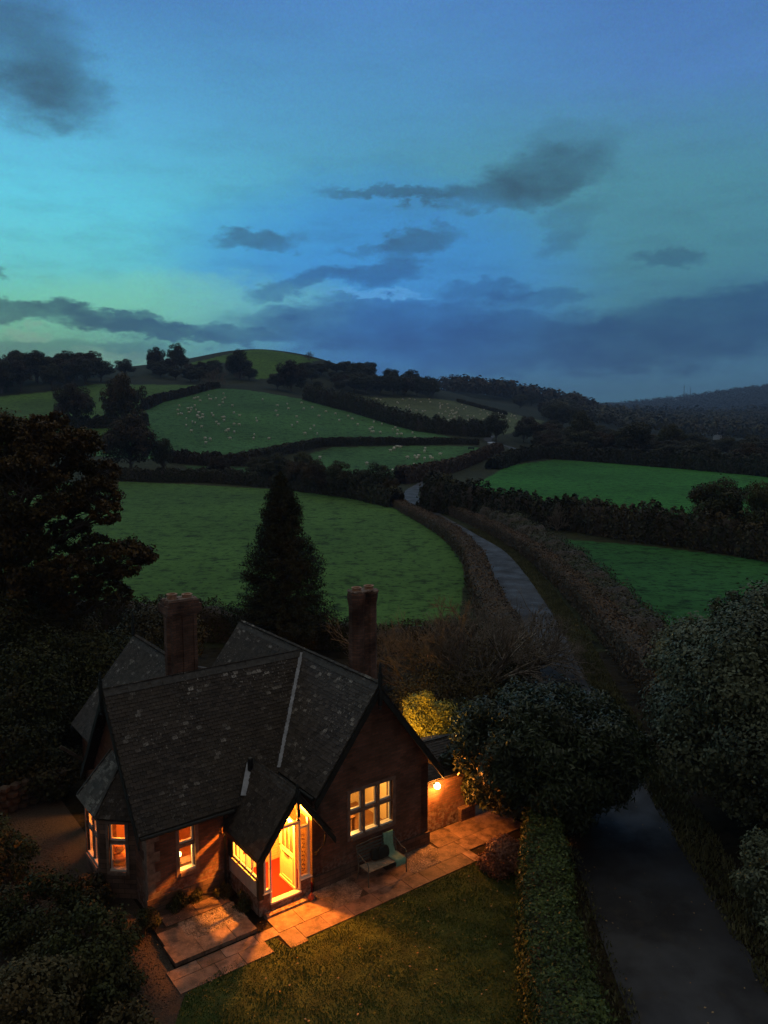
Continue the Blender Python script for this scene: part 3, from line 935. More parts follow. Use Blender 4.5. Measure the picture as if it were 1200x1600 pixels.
def ridge(parent, p0, p1, name='ridge_tiles', w=0.15):
    rb = MB()
    p0, p1 = Vector(p0), Vector(p1)
    L = (p1 - p0).length; n = max(1, int(L / 0.32)); d = (p1 - p0) / n
    sd = d.cross(Vector((0, 0, 1))).normalized()
    for k in range(n):
        a, b_ = p0 + d * k + d * 0.02, p0 + d * (k + 1)
        up = Vector((0, 0, 0.075 + random.uniform(-0.006, 0.006)))
        dn = Vector((0, 0, -0.10))
        for sgn in (1, -1):
            q = sd * w * sgn
            pts = [a + q + dn, b_ + q + dn, b_ + up, a + up]
            rb.face(pts if sgn > 0 else list(reversed(pts)))
        rb.face([a + sd * w + dn, a + up, a - sd * w + dn])
        rb.face([b_ + sd * w + dn, b_ + up, b_ - sd * w + dn])
    return rb.build(name, M['ridge'], parent)


ridge(house, (-8.4, 3.84, ZR), (-2.1, 3.84, ZR))
ridge(house, (-2.06, -0.32, ZR), (-2.06, 8.25, ZR))
ridge(house, (-5.2, 4.3, 5.0), (-5.2, 10.52, 5.0))
# lead valleys
lb = MB()
lb.beam((-4.12, 1.78, zwl(-4.12) + 0.10), (-2.14, 3.76, zmf(3.76) + 0.10), 0.26, 0.03, (-0.5, -0.5, 1))
lb.build('valley_flashing', M['lead'], house)
# barge boards and finials
bb = MB()
def barge(mb, p_apex, p_l, p_r, out, th=0.05, dp=0.24):
    for q in (p_l, p_r):
        a, b_ = Vector(p_apex), Vector(q)
        o = Vector(out)
        d = Vector((0, 0, -dp))
        mb.hexa([a + d, b_ + d, b_ + d + o * th, a + d + o * th, a, b_, b_ + o * th, a + o * th])
barge(bb, (-2.06, -0.30, ZR - 0.02), (-4.2, -0.30, zwl(-4.2) - 0.02), (0.34, -0.30, zwr(0.34) - 0.02), (0, -1, 0))
bb.build('barge_board', M['timber'], house)
bb = MB()
barge(bb, (-8.38, 3.84, ZR - 0.02), (-8.38, 1.36, zmf(1.36) - 0.02), (-8.38, 6.3, zmb(6.3) - 0.02), (-1, 0, 0))
bb.build('barge_board', M['timber'], house)
bb = MB()
barge(bb, (-5.2, 10.5, 4.98), (-7.55, 10.5, zrl(-7.55) - 0.02), (-3.7, 10.5, zrl(-3.7) - 0.02), (0, 1, 0))
bb.build('barge_board', M['timber'], house)
# gutters / fascia along the eaves
fb = MB()
fb.tube([(-8.36, 1.37, zmf(1.42) - 0.06), (-5.75, 1.37, zmf(1.42) - 0.08)], 0.05, 8)
fb.build('gutter', M['timber'], house); fb = MB()
fb.tube([(-4.18, -0.2, 2.76), (-4.18, 1.7, 2.74)], 0.05, 8)
fb.build('gutter', M['timber'], house); fb = MB()
fb.tube([(-5.95, 1.58, 2.2), (-5.95, 1.58, 0.1)], 0.035, 8)
fb.build('downpipe', M['timber'], house)


def finial(x, y, z, h, parent, mat='timber'):
    f = MB()
    f.box(x - 0.045, x + 0.045, y - 0.045, y + 0.045, z - 0.55, z + h * 0.55)
    f.box(x - 0.03, x + 0.03, y - 0.03, y + 0.03, z + h * 0.55, z + h * 0.8)
    f.hexa([(x - 0.035, y - 0.035, z + h * 0.8), (x + 0.035, y - 0.035, z + h * 0.8), (x + 0.035, y + 0.035, z + h * 0.8), (x - 0.035, y + 0.035, z + h * 0.8)] + [(x, y, z + h)] * 4)
    f.lathe([(0, -0.05), (0.05, -0.02), (0.035, 0.02), (0, 0.04)], (x, y, z - 0.62), 8)
    return f.build('finial', M[mat], parent)


finial(-2.06, -0.36, ZR, 0.72, house)
finial(-8.45, 3.84, ZR, 0.62, house)
finial(-5.2, 10.55, 5.0, 1.0, house)


# windows: canonical x along the wall (0..w), y = 0 outer face, +y inward, z up
def window(loc, rz, w, h, cols, rows, parent, stone='stone', trans=0.5, mull=0.085, recess=0.13, lead=False, border=0.10, fmat='white'):
    s = MB()
    zs = [0, h] if rows == 1 else [0, h * trans, h]
    cw = (w - mull * (cols - 1)) / cols
    # surround slightly proud
    s.box(-border, 0, -0.02, 0.26, -0.10, h + border); s.box(w, w + border, -0.02, 0.26, -0.10, h + border)
    s.box(0, w, -0.02, 0.26, h, h + border)
    s.box(0, w, -0.06, 0.26, -0.10, 0)
    for c in range(1, cols):
        x = c * cw + (c - 1) * mull
        s.box(x, x + mull, 0.02, 0.2, 0, h)
    if rows == 2:
        for c in range(cols):
            x = c * (cw + mull)
            s.box(x, x + cw, 0.025, 0.19, zs[1] - mull / 2, zs[1] + mull / 2)
    W_ = s.build('window', M[stone], parent)
    W_.location = loc; W_.rotation_euler = (0, 0, rz)
    f = MB(); g = MB(); sl = MB()
    for c in range(cols):
        x = c * (cw + mull)
        spans = [(0, h)] if rows == 1 else [(0, zs[1] - mull / 2), (zs[1] + mull / 2, h)]
        for a, b_ in spans:
            t = 0.045
            y0, y1 = recess - 0.03, recess + 0.03
            f.box(x, x + t, y0, y1, a, b_); f.box(x + cw - t, x + cw, y0, y1, a, b_)
            f.box(x + t, x + cw - t, y0, y1, a, a + t + 0.01); f.box(x + t, x + cw - t, y0, y1, b_ - t, b_)
            if lead:
                f.box(x + cw / 2 - 0.008, x + cw / 2 + 0.008, y0 + 0.01, y1 - 0.01, a + t, b_ - t)
            g.box(x + t, x + cw - t, recess - 0.004, recess + 0.004, a + t + 0.01, b_ - t)
        sl.box(x, x + cw, 0.0, recess - 0.03, 0.0, 0.05)
    f.build('frame', M[fmat], W_); g.build('pane', M['glass'], W_); sl.build('sill', M['white'], W_)
    return W_


window((-4.1 + WG[0], 0, WG[2]), 0, 1.5, 1.3, 3, 2, house, trans=0.52)
window((-8.1 + WM[0], 1.67, WM[2]), 0, 0.44, 1.3, 1, 2, house, trans=0.55, lead=False)
window((-7.25, 7.9, 0.9), -math.pi / 2, 0.9, 1.0, 2, 1, house)

# rooms behind the windows -------------------------------------------
def room(a0, a1, b0, b1, z0, z1, mat, floor, name='room', skip=(), ceil=None):
    r = MB()
    if 'f' not in skip: r.face([(a0, b0, z0), (a1, b0, z0), (a1, b0, z1), (a0, b0, z1)])
    if 'b' not in skip: r.face([(a0, b1, z0), (a0, b1, z1), (a1, b1, z1), (a1, b1, z0)])
    if 'l' not in skip: r.face([(a0, b0, z0), (a0, b0, z1), (a0, b1, z1), (a0, b1, z0)])
    if 'r' not in skip: r.face([(a1, b0, z0), (a1, b1, z0), (a1, b1, z1), (a1, b0, z1)])
    r.face([(a0, b0, z1), (a1, b0, z1), (a1, b1, z1), (a0, b1, z1)])
    r.mat = 1
    r.face([(a0, b0, z0), (a1, b0, z0), (a1, b1, z0), (a0, b1, z0)])
    return r.build(name, [mat, floor], house)


room(-3.8, -0.3, 0.31, 3.4, 0.1, 2.55, M['plaster'], M['furn'], skip=('f',))
room(-7.79, -4.4, 1.98, 5.7, 0.1, 2.5, M['plaster2'], M['furn'], skip=('f', 'l'))
# furniture glimpsed through the windows
def fitting(nm, *boxes):
    f_ = MB()
    for q_ in boxes: f_.box(*q_)
    return f_.build(nm, M['furn'], house)
fitting('sideboard', (-3.75, -2.7, 3.0, 3.38, 0.1, 1.5))
fitting('worktop', (-3.79, -3.3, 1.2, 2.6, 0.1, 1.0))
fitting('picture', (-1.6, -1.3, 3.35, 3.38, 1.3, 1.7))
fitting('table', (-2.6, -1.7, 1.4, 2.1, 0.78, 0.84), (-2.58, -2.52, 1.42, 1.48, 0.1, 0.78), (-1.78, -1.72, 1.42, 1.48, 0.1, 0.78), (-2.58, -2.52, 2.02, 2.08, 0.1, 0.78), (-1.78, -1.72, 2.02, 2.08, 0.1, 0.78))
fitting('wardrobe', (-6.6, -6.2, 4.9, 5.65, 0.1, 1.5))
fitting('armchair', (-7.15, -6.6, 3.0, 3.9, 0.1, 0.45), (-7.15, -7.0, 3.0, 3.9, 0.45, 0.9))


def point(name, loc, power, color=(1.0, 0.42, 0.10), radius=0.05, parent=house):
    l = bpy.data.lights.new(name, 'POINT'); l.energy = power; l.color = color; l.shadow_soft_size = radius
    o = bpy.data.objects.new(name, l); COL.objects.link(o); o.location = loc; o.parent = parent
    return o


def bulb(loc, r, parent=house, mat='bulb_in', name='light_bulb'):
    b_ = MB()
    pr = [(r * math.sin(math.pi * k / 8), -r * math.cos(math.pi * k / 8)) for k in range(9)]
    pr[0] = (0, -r); pr[-1] = (0, r)
    b_.lathe(pr, (0, 0, 0), 16)
    o = b_.build(name, M[mat], parent, smooth=True)
    o.location = loc
    return o


point('wing_room_light', (-1.9, 1.5, 2.2), 230, (1.0, 0.47, 0.10), 0.12)
bulb((-1.9, 1.7, 2.4), 0.07)
point('main_room_light', (-6.4, 3.4, 2.1), 230, (1.0, 0.24, 0.03), 0.12)
bulb((-6.2, 3.6, 2.36), 0.06)
# little table lamp standing inside the front window
lm = MB(); lm.lathe([(0, 0), (0.07, 0), (0.07, 0.02), (0.02, 0.04), (0.02, 0.16), (0, 0.16)], (-7.08, 2.1, 0.9), 12)
lm.box(-7.4, -6.6, 1.99, 2.3, 0.86, 0.90)
lm.build('table_lamp', M['clay'], house)
bulb((-7.08, 2.1, 1.14), 0.075, mat='bulb')
point('table_lamp_light', (-7.08, 2.1, 1.26), 22, (1.0, 0.5, 0.12), 0.08)

# the bay on the left gable end --------------------------------------
bw = MB()
B = [(-8.1, 2.55), (-8.84, 3.2), (-8.84, 4.52), (-8.1, 5.15)]
cen = Vector((-8.2, 3.86, 0))
bayw = []
for (x0, y0), (x1, y1), n in ((B[0], B[1], 1), (B[1], B[2], 2), (B[2], B[3], 1)):
    d = Vector((x1 - x0, y1 - y0, 0)); L = d.length; d.normalize()
    inn = Vector((d.y, -d.x, 0))
    if (cen - Vector((x0, y0, 0))).dot(inn) < 0: inn = -inn
    ww = 0.46 if n == 1 else 0.98
    u0 = (L - ww) / 2
    wallpanel(bw, (x0, y0, 0), d, L, -0.2, 2.38, [(u0, u0 + ww, 0.78, 2.12)], 0.16, inn)
    bayw.append(((x0, y0), d, inn, u0, ww, n))
bay = bw.build('bay', M['rubble'], house)
for (x0, y0), d, inn, u0, ww, n in bayw:
    p = Vector((x0, y0, 0)) + d * u0
    # canonical x axis must have inward = +90deg of x: flip direction if needed
    if Vector((-d.y, d.x, 0)).dot(inn) < 0:
        p = p + d * ww; d = -d
    window((p.x, p.y, 0.78), math.atan2(d.y, d.x), ww, 1.34, n, 2, bay, stone='quoin', trans=0.6, recess=0.09, border=0.08)
cu = MB()
def blob(mb, c, rx, ry, rz, n=12, sq=0.6):
    P = []
    for i in range(n + 1):
        ph = -math.pi / 2 + math.pi * i / n
        for j in range(2 * n):
            t = 2 * math.pi * j / (2 * n)
            f = lambda v: math.copysign(abs(v) ** sq, v)
            P.append((c[0] + rx * f(math.cos(ph)) * f(math.cos(t)), c[1] + ry * f(math.cos(ph)) * f(math.sin(t)), c[2] + rz * math.sin(ph)))
    for i in range(n):
        for j in range(2 * n):
            k = 2 * n
            mb.face([P[i * k + j], P[i * k + (j + 1) % k], P[(i + 1) * k + (j + 1) % k], P[(i + 1) * k + j]])
blob(cu, (-8.35, 3.15, 1.0), 0.17, 0.2, 0.09); blob(cu, (-8.3, 3.35, 1.2), 0.15, 0.2, 0.12); blob(cu, (-8.45, 3.7, 0.98), 0.15, 0.22, 0.11)
cu.box(-8.6, -8.0, 3.25, 4.5, 0.1, 0.86)
cu.build('window_seat', M['plaster2'], bay)
BR = [Vector((-8.08, 3.42, 3.6)), Vector((-8.08, 4.28, 3.6)), Vector((-8.08, 2.18, 2.36)), Vector((-8.98, 3.08, 2.36)), Vector((-8.98, 4.64, 2.36)), Vector((-8.08, 5.5, 2.36))]
for P_, e, mt, sd in (([BR[2], BR[3], BR[0]], BR[3] - BR[2], 'tile', 11), ([BR[3], BR[4], BR[1], BR[0]], (0, 1, 0), 'tile_bay', 12), ([BR[4], BR[5], BR[1]], BR[5] - BR[4], 'tile', 13)):
    rb = MB(); deck(rb, P_, 0.04); tiles(rb, P_, e, seed=sd, w=0.15)
    rb.build('bay_roof', M[mt], bay)
hb_ = MB(); hb_.beam(BR[0] + Vector((0, 0, 0.06)), BR[3] + Vector((0, 0, 0.06)), 0.09, 0.05)
hb_.beam(BR[1] + Vector((0, 0, 0.06)), BR[4] + Vector((0, 0, 0.06)), 0.09, 0.05)
hb_.build('hip_tiles', M['ridge'], bay)
point('bay_light', (-8.05, 3.9, 2.0), 130, (1.0, 0.20, 0.02), 0.08)

# chimneys ------------------------------------------------------------
def chimney(a, b_, wx, wy, z0, z1, pots, name='chimney', block=False):
    c = MB()
    def octo(x, y, r, za, zb, r2=None):
        r2 = r2 or r
        P = lambda rad, z: [(x + rad * math.cos(math.pi / 8 + math.pi / 4 * k), y + rad * math.sin(math.pi / 8 + math.pi / 4 * k), z) for k in range(8)]
        lo, up = P(r, za), P(r2, zb)
        for k in range(8):
            q = (k + 1) % 8; L = 2 * r * math.sin(math.pi / 8)
            c.face([lo[k], lo[q], up[q], up[k]], [(k * L, za), ((k + 1) * L, za), ((k + 1) * L, zb), (k * L, zb)])
        c.face(list(reversed(lo))); c.face(up)
    c.box(a - wx / 2, a + wx / 2, b_ - wy / 2, b_ + wy / 2, z0, z0 + 1.2)
    hs = z0 + 1.2
    for s in (-1, 1):
        x = a + s * wx / 4
        r = wx / 4 / math.cos(math.pi / 8) * 1.0
        octo(x, b_, r, hs, z1 - 0.42)
        octo(x, b_, r * 1.02, z1 - 0.42, z1 - 0.22, r * 1.16)
        octo(x, b_, r * 1.18, z1 - 0.22, z1 - 0.06)
        octo(x, b_, r * 1.2, z1 - 0.06, z1 + 0.02, r * 1.05)
    c.box(a - 0.09, a + 0.09, b_ - wx * 0.2, b_ + wx * 0.2, hs, z1 - 0.2)
    if block:
        c.box(a - wx * 0.42, a + wx * 0.42, b_ - wy * 0.46, b_ + wy * 0.46, hs, z1 - 0.44)
        for sx in (-1, 0, 1):
            c.box(a + sx * wx * 0.36 - 0.05, a + sx * wx * 0.36 + 0.05, b_ - wy * 0.46 - 0.04, b_ - wy * 0.462, hs, z1 - 0.445)
        c.box(a - wx * 0.50, a + wx * 0.50, b_ - wy * 0.55, b_ + wy * 0.55, z1 - 0.44, z1 - 0.36)
        c.box(a - wx * 0.56, a + wx * 0.56, b_ - wy * 0.62, b_ + wy * 0.62, z1 - 0.36, z1 - 0.12)
        c.box(a - wx * 0.5, a + wx * 0.5, b_ - wy * 0.55, b_ + wy * 0.55, z1 - 0.12, z1 - 0.01)
    o = c.build(name, M['chimbrick'], house)
    for s, h in zip((-1, 1), pots):
        p = MB(); x = a + s * wx / 4
        p.lathe([(0.0, 0), (0.15, 0), (0.14, h * 0.8), (0.165, h * 0.85), (0.165, h), (0.11, h), (0.10, h * 0.5), (0, h * 0.5)], (x, b_, z1 + 0.02), 14)
        p.build('chimney_pot', M['clay'], o, smooth=False)
    # mortar flaunching and lichen crust
    fl_ = MB(); fl_.box(a - wx * 0.47, a + wx * 0.47, b_ - wy * 0.42, b_ + wy * 0.42, z1 - 0.005, z1 + 0.03)
    for k in range(26):
        t = rng.uniform(0, 2 * math.pi); q = rng.choice([-1, 1]); rr_ = wx / 4 * rng.uniform(0.6, 1.25)
        x, y = a + q * wx / 4 + rr_ * math.cos(t), b_ + rr_ * math.sin(t)
        blob(fl_, (x, y, z1 + 0.0 + rng.uniform(-0.03, 0.02)), rng.uniform(0.03, 0.08), rng.uniform(0.03, 0.08), rng.uniform(0.03, 0.06), 3)
    fl_.build('mortar_cap', M['quoin'], o)
    return o


chimney(-5.83, 4.55, 0.94, 0.60, 3.2, 7.62, (0.16, 0.1), block=True)
chimney(-0.95, 2.05, 0.92, 0.55, 3.6, 7.66, (0.12, 0.12))
ld = MB(); ld.beam((-5.35, 4.1, 5.55), (-5.2, 4.35, 5.45), 0.3, 0.03, (0, -0.3, 1)); ld.box(-6.4, -5.3, 4.22, 4.262, 4.9, 5.32)
ld.build('chimney_flashing', M['lead'], house)

# flue pipe by the porch valley
fp = MB(); fp.tube([(-5.02, 1.80, 2.95), (-5.02, 1.80, 3.42)], 0.075, 12); fp.lathe([(0.075, 0), (0.06, 0.04), (0, 0.06)], (-5.02, 1.80, 3.42), 12)
fp.build('flue_pipe', M['black'], house)

# porch ----------------------------------------------------------------
pf = MB()
PA0, PA1, PBF, PBB = -5.82, -4.12, -0.15, 1.67
ZF = 0.27
# low brick plinth walls: left side, front left stub, front right stub
pf.box(PA0, PA0 + 0.14, PBF, PBB - 0.003, -0.1, 0.45)
pf.box(PA0 + 0.14, -5.5, PBF, PBF + 0.14, -0.1, 0.58)
pf.box(-4.56, -4.26, PBF, PBF + 0.14, -0.1, 0.58)
pf.box(-5.5, -4.56, PBF - 0.02, PBF + 0.14, -0.1, 0.23)
pf.box(PA0 + 0.1, -4.26, PBF - 0.22, PBF - 0.022, -0.1, 0.09)
porch = pf.build('porch', M['brick'], house, label='gabled entrance porch lit from inside, built in the corner beside the wing')
q = MB(); q.box(PA0 + 0.14, -4.115, PBF + 0.141, PBB - 0.004, -0.05, ZF)
q.build('porch_floor', M['carpet'], porch)
q = MB()
q.box(PA0 + 0.02, PA0 + 0.12, PBF + 0.16, PBB - 0.01, 0.452, 0.90)
q.build('side_panel', M['render'], porch)
# timber frame
q = MB()
q.box(PA0 - 0.01, PA0 + 0.13, PBF - 0.01, PBF + 0.13, 0.452, 1.72)        # dark corner post
q.box(PA0 - 0.005, PA0 + 0.13, PBF + 0.135, PBB - 0.006, 0.902, 0.96)
q.box(PA0 - 0.005, PA0 + 0.13, PBF + 0.135, PBB - 0.006, 1.50, 1.66)
q.box(PA0 - 0.005, PA0 + 0.12, PBB - 0.30, PBB - 0.008, 0.965, 1.495)
q.build('timber_frame', M['timber'], porch)
# side window of the porch
q = MB()
x0, x1 = PA0 + 0.02, PA0 + 0.07
ys = [PBF + 0.137, 0.28, 0.62, 0.96, PBB - 0.302]
for k, y in enumerate(ys):
    q.box(x0, x1, y, y + 0.04, 0.962, 1.498)
q.box(x0 + 0.002, x1 - 0.002, ys[0] + 0.04, ys[-1], 0.962, 1.01); q.box(x0 + 0.002, x1 - 0.002, ys[0] + 0.04, ys[-1], 1.46, 1.498)
sw = q.build('side_window', M['white'], porch)
q = MB(); q.box(x0 + 0.02, x0 + 0.026, ys[0] + 0.04, ys[-1], 1.01, 1.46); q.build('side_glass', M['glass'], porch)
q = MB(); q.box(PA0 - 0.04, PA0 + 0.01, PBF + 0.14, PBB - 0.3, 0.925, 0.955); q.build('side_sill', M['cream'], porch)
# white door frame + sidelights at the front
q = MB()
y0, y1 = PBF + 0.02, PBF + 0.10
zt_ = 2.28
for x in (-5.66, -5.49, -4.60, -4.32):
    top = min(zt_, 3.25 - 1.33 * abs(x + 4.85) - 0.22)
    q.box(x, x + 0.055, y0, y1, 0.60 if x in (-5.66, -4.32) else ZF, top)
q.box(-5.60, -5.495, y0 + 0.004, y1 - 0.004, 0.60, 0.66)
q.box(-4.545, -4.32, y0 + 0.004, y1 - 0.004, 0.60, 0.66)
q.box(-5.435, -4.60, y0 + 0.002, y1 - 0.002, zt_ - 0.10, zt_ - 0.02)
q.box(-4.545, -4.32, y0 + 0.004, y1 - 0.004, 2.02, 2.08)
q.box(-5.5, -4.56, PBF - 0.03, PBF + 0.14, 0.235, 0.285)     # white threshold
q.box(-5.72, -5.47, PBF - 0.04, PBF + 0.1, 0.582, 0.598); q.box(-4.58, -4.22, PBF - 0.04, PBF + 0.1, 0.582, 0.598)
q.build('door_frame', M['white'], porch)
q = MB(); q.box(-5.605, -5.49, y0 + 0.03, y0 + 0.036, 0.66, 1.9); q.build('sidelight_glass', M['glass'], porch)
q = MB(); q.box(-4.545, -4.32, y0 + 0.03, y0 + 0.036, 0.66, 2.02)
q.build('sidelight_glass', M['glass'], porch)
q = MB(); q.box(-4.435, -4.43, y0 + 0.0225, y0 + 0.0285, 0.80, 1.9); q.box(-4.505, -4.43, y0 + 0.023, y0 + 0.028, 0.79, 0.80)
for k in range(9):
    q.box(-4.50, -4.47 + 0.02 * (k % 2), y0 + 0.022, y0 + 0.029, 0.85 + 0.12 * k, 0.88 + 0.12 * k)
    q.box(-4.44, -4.41, y0 + 0.022, y0 + 0.029, 0.82 + 0.12 * k, 0.845 + 0.12 * k)
q.build('leading', M['furn'], porch)
# white-lined gable over the entrance (open above the frame)
# front left piece of roof lining
pr_zr = 3.27
zpl = lambda a: pr_zr - 1.33 * abs(a + 4.85)
q = MB()
for s in (-1, 1):
    aa = -4.85 + s * (0.95 if s < 0 else 0.72)
    q.face([(-4.85, PBF + 0.02, pr_zr - 0.12), (-4.85, 1.66, pr_zr - 0.12), (aa, 1.66, zpl(aa) - 0.12), (aa, PBF + 0.02, zpl(aa) - 0.12)])
q.build('ceiling_lining', M['white'], porch)
# painted inner walls
q = MB()
q.face([(PA0 + 0.145, PBB - 0.012, ZF), (-5.655, PBB - 0.012, ZF), (-5.655, PBB - 0.012, 2.1), (PA0 + 0.145, PBB - 0.012, 1.8)])
q.face([(-4.85, PBB - 0.012, ZF), (-4.115, PBB - 0.012, ZF), (-4.115, PBB - 0.012, 2.2), (-4.85, PBB - 0.012, 3.05)])
q.face([(-5.655, PBB - 0.012, 2.25), (-4.85, PBB - 0.012, 2.25), (-4.85, PBB - 0.012, 3.05), (-5.655, PBB - 0.012, 2.12)])
q.face([(-4.114, PBB, ZF), (-4.114, 0.0, ZF), (-4.114, 0.0, 2.25), (-4.114, PBB, 2.25)])
q.build('inner_wall', M['pbrick'], porch)
q = MB()
q.box(-5.655, -5.60, PBB - 0.05, PBB - 0.014, ZF, 2.25); q.box(-4.90, -4.85, PBB - 0.05, PBB - 0.014, ZF, 2.25); q.box(-5.60, -4.90, PBB - 0.05, PBB - 0.014, 2.19, 2.25)
q.box(-5.66, -5.4, 1.2, 1.6, ZF, ZF + 0.2)
q.build('inner_door_frame', M['cream'], porch)
# room side of the inner doorway: hall with orange walls
q = MB(); q.box(-5.60, -4.90, PBB - 0.045, PBB - 0.015, ZF, 2.19); indoor = q.build('inner_door', M['white'], porch)
q = MB(); q.box(-5.38, -5.26, PBB - 0.05, PBB - 0.046, ZF + 0.5, 1.9); q.build('inner_door_glass', M['redglass'], porch)
# open door leaf
dl = MB()
DX = -4.655
dl.box(DX - 0.02, DX + 0.02, -0.04, 0.80, ZF + 0.015, ZF + 0.98)
dl.box(DX - 0.02, DX + 0.02, -0.04, 0.06, ZF + 0.98, ZF + 1.93); dl.box(DX - 0.02, DX + 0.02, 0.70, 0.80, ZF + 0.98, ZF + 1.93)
dl.box(DX - 0.02, DX + 0.02, 0.06, 0.70, ZF + 1.83, ZF + 1.93)
dl.box(DX - 0.032, DX - 0.0205, 0.06, 0.10, ZF + 0.12, ZF + 0.9); dl.box(DX - 0.032, DX - 0.0205, 0.66, 0.70, ZF + 0.12, ZF + 0.9)
dl.box(DX - 0.032, DX - 0.0205, 0.10, 0.66, ZF + 0.12, ZF + 0.16); dl.box(DX - 0.032, DX - 0.0205, 0.10, 0.66, ZF + 0.86, ZF + 0.9)
dl.box(DX - 0.05, DX - 0.0205, -0.03, 0.79, ZF + 0.02, ZF + 0.08)
door = dl.build('door', M['cream'], house, label='cream half-glazed front door standing open inside the porch')
q = MB(); q.box(DX - 0.008, DX + 0.008, 0.06, 0.70, ZF + 0.98, ZF + 1.83)
q.build('door_glass', M['redglass'], door)
q = MB()
q.box(DX - 0.018, DX - 0.009, 0.26, 0.28, ZF + 0.98, ZF + 1.83); q.box(DX - 0.018, DX - 0.009, 0.48, 0.50, ZF + 0.98, ZF + 1.83)
q.build('glazing_bar', M['cream'], door)
q = MB(); q.box(DX - 0.034, DX - 0.021, 0.28, 0.52, ZF + 0.80, ZF + 0.85); q.build('letterbox', M['black'], door)
q = MB(); q.tube([(DX - 0.02, 0.74, ZF + 1.0), (DX - 0.07, 0.74, ZF + 1.0), (DX - 0.07, 0.66, ZF + 1.0)], 0.01, 6); q.build('handle', M['black'], door)
# porch roof
PL = [(a, b_, zpl(a)) for a, b_ in ((-4.85, -0.47), (-5.97, -0.47), (-5.97, 1.64), (-5.60, 1.60), (-5.50, 1.44), (-4.85, 2.10))]
PR_ = [(a, b_, zpl(a)) for a, b_ in ((-4.85, -0.47), (-3.72, -0.47), (-3.72, -0.02), (-4.10, -0.02), (-4.10, 1.35), (-4.85, 2.10))]
for P_, sd in ((PL, 21), (PR_, 22)):
    rb = MB(); deck(rb, P_, 0.05); tiles(rb, P_, (0, 1, 0), seed=sd, w=0.15)
    rb.build('porch_roof', M['tile'], porch)
ridge(porch, (-4.85, -0.49, pr_zr), (-4.85, 2.08, pr_zr), 'porch_ridge', 0.13)
q = MB(); barge(q, (-4.85, -0.47, pr_zr - 0.02), (-6.02, -0.47, zpl(-6.02) - 0.02), (-3.67, -0.47, zpl(-3.67) - 0.02), (0, -1, 0), 0.05, 0.2)
q.box(-6.0, -5.97, -0.45, 1.60, 1.66, 1.78)
q.build('porch_barge_board', M['timber'], porch)
finial(-4.85, -0.53, pr_zr - 0.1, 0.38, porch)
q = MB(); q.beam((-5.42, 1.40, zpl(-5.42) + 0.10), (-4.95, 1.92, zpl(-4.95) + 0.11), 0.20, 0.03, (-0.5, -0.5, 1)); q.build('porch_flashing', M['lead'], porch)
q = MB(); q.beam((-4.30, 0.1, 2.60), (-4.12, -0.18, 2.32), 0.2, 0.02, (0.4, -0.2, 1)); q.build('lead_apron', M['lead'], porch)
# curved bracket on the right of the porch gable
q = MB(); q.tube([(-3.85, -0.28, 1.72), (-3.88, -0.26, 1.45), (-3.98, -0.16, 1.25), (-4.08, -0.06, 1.1)], 0.035, 6)
q.build('bracket', M['timber'], porch)
# porch lantern
q = MB(); q.tube([(-4.9, 0.42, 3.05), (-4.9, 0.42, 2.46)], 0.012, 6); q.lathe([(0.09, 0), (0.05, 0.05), (0, 0.07)], (-4.9, 0.42, 2.42), 12)
q.build('porch_lamp', M['black'], porch)
bulb((-4.9, 0.42, 2.36), 0.06, porch, 'bulb', 'porch_lamp_globe')
point('porch_light', (-4.9, 0.42, 2.24), 1500, (1.0, 0.26, 0.022), 0.05)

# outbuilding on the right -----------------------------------------------
ob = MB()
wallpanel(ob, (0.004, 0.5, 0), (1, 0, 0), 2.3, -0.2, 1.75, [], 0.25, (0, 1, 0))
wallpanel(ob, (2.304, 0.5, 0), (0, 1, 0), 2.6, -0.2, 1.75, [], 0.25, (-1, 0, 0))
out = ob.build('outbuilding', M['brick'], house, label='low brick lean-to joined to the right side of the cottage')
rb = MB()
OP = [(0.02, 0.3, 1.78), (2.45, 0.3, 1.70), (2.45, 1.75, 2.28), (0.02, 1.75, 2.36)]
deck(rb, OP); tiles(rb, OP, (1, 0, -0.033), seed=31)
OP2 = [(0.02, 1.75, 2.36), (2.45, 1.75, 2.28), (2.45, 3.1, 1.75), (0.02, 3.1, 1.83)]
deck(rb, OP2); tiles(rb, OP2, (1, 0, -0.033), seed=32)
rb.build('outbuilding_roof', M['tile'], out)
q = MB(); q.box(1.7, 2.3, 0.34, 0.498, -0.1, 0.42); q.box(1.66, 2.34, 0.30, 0.49, 0.425, 0.48)
q.build('stone_ledge', M['rubble'], out)
q = MB(); q.tube([(0.66, 0.49, 1.66), (0.66, 0.38, 1.70), (0.66, 0.36, 1.62)], 0.018, 6); q.lathe([(0.0, 0.03), (0.10, 0.0), (0.10, -0.01), (0, -0.01)], (0.66, 0.36, 1.62), 12)
q.build('lamp_bracket', M['black'], out)
bulb((0.66, 0.34, 1.55), 0.105, out, 'bulb', 'wall_lamp_globe')
point('wall_lamp_light', (0.66, 0.24, 1.50), 340, (1.0, 0.28, 0.035), 0.08)
# lamp on the side wall of the wing lighting the golden shrub
q = MB(); q.box(0.002, 0.06, 2.95, 3.05, 2.05, 2.15); q.build('lamp_bracket', M['black'], house)
bulb((0.12, 3.0, 2.08), 0.05, house, 'bulb', 'wall_lamp_globe')
point('side_lamp_light', (0.22, 3.0, 2.08), 650, (1.0, 0.50, 0.10), 0.06)
# lean-to canopy at the back left with a timber strut
q = MB()
q.beam((-8.15, 9.6, 1.9), (-7.27, 9.6, 1.1), 0.09, 0.1)
q.build('timber_strut', M['bark'], house)
point('back_window_light', (-6.6, 7.6, 2.05), 380, (1.0, 0.36, 0.07), 0.1)


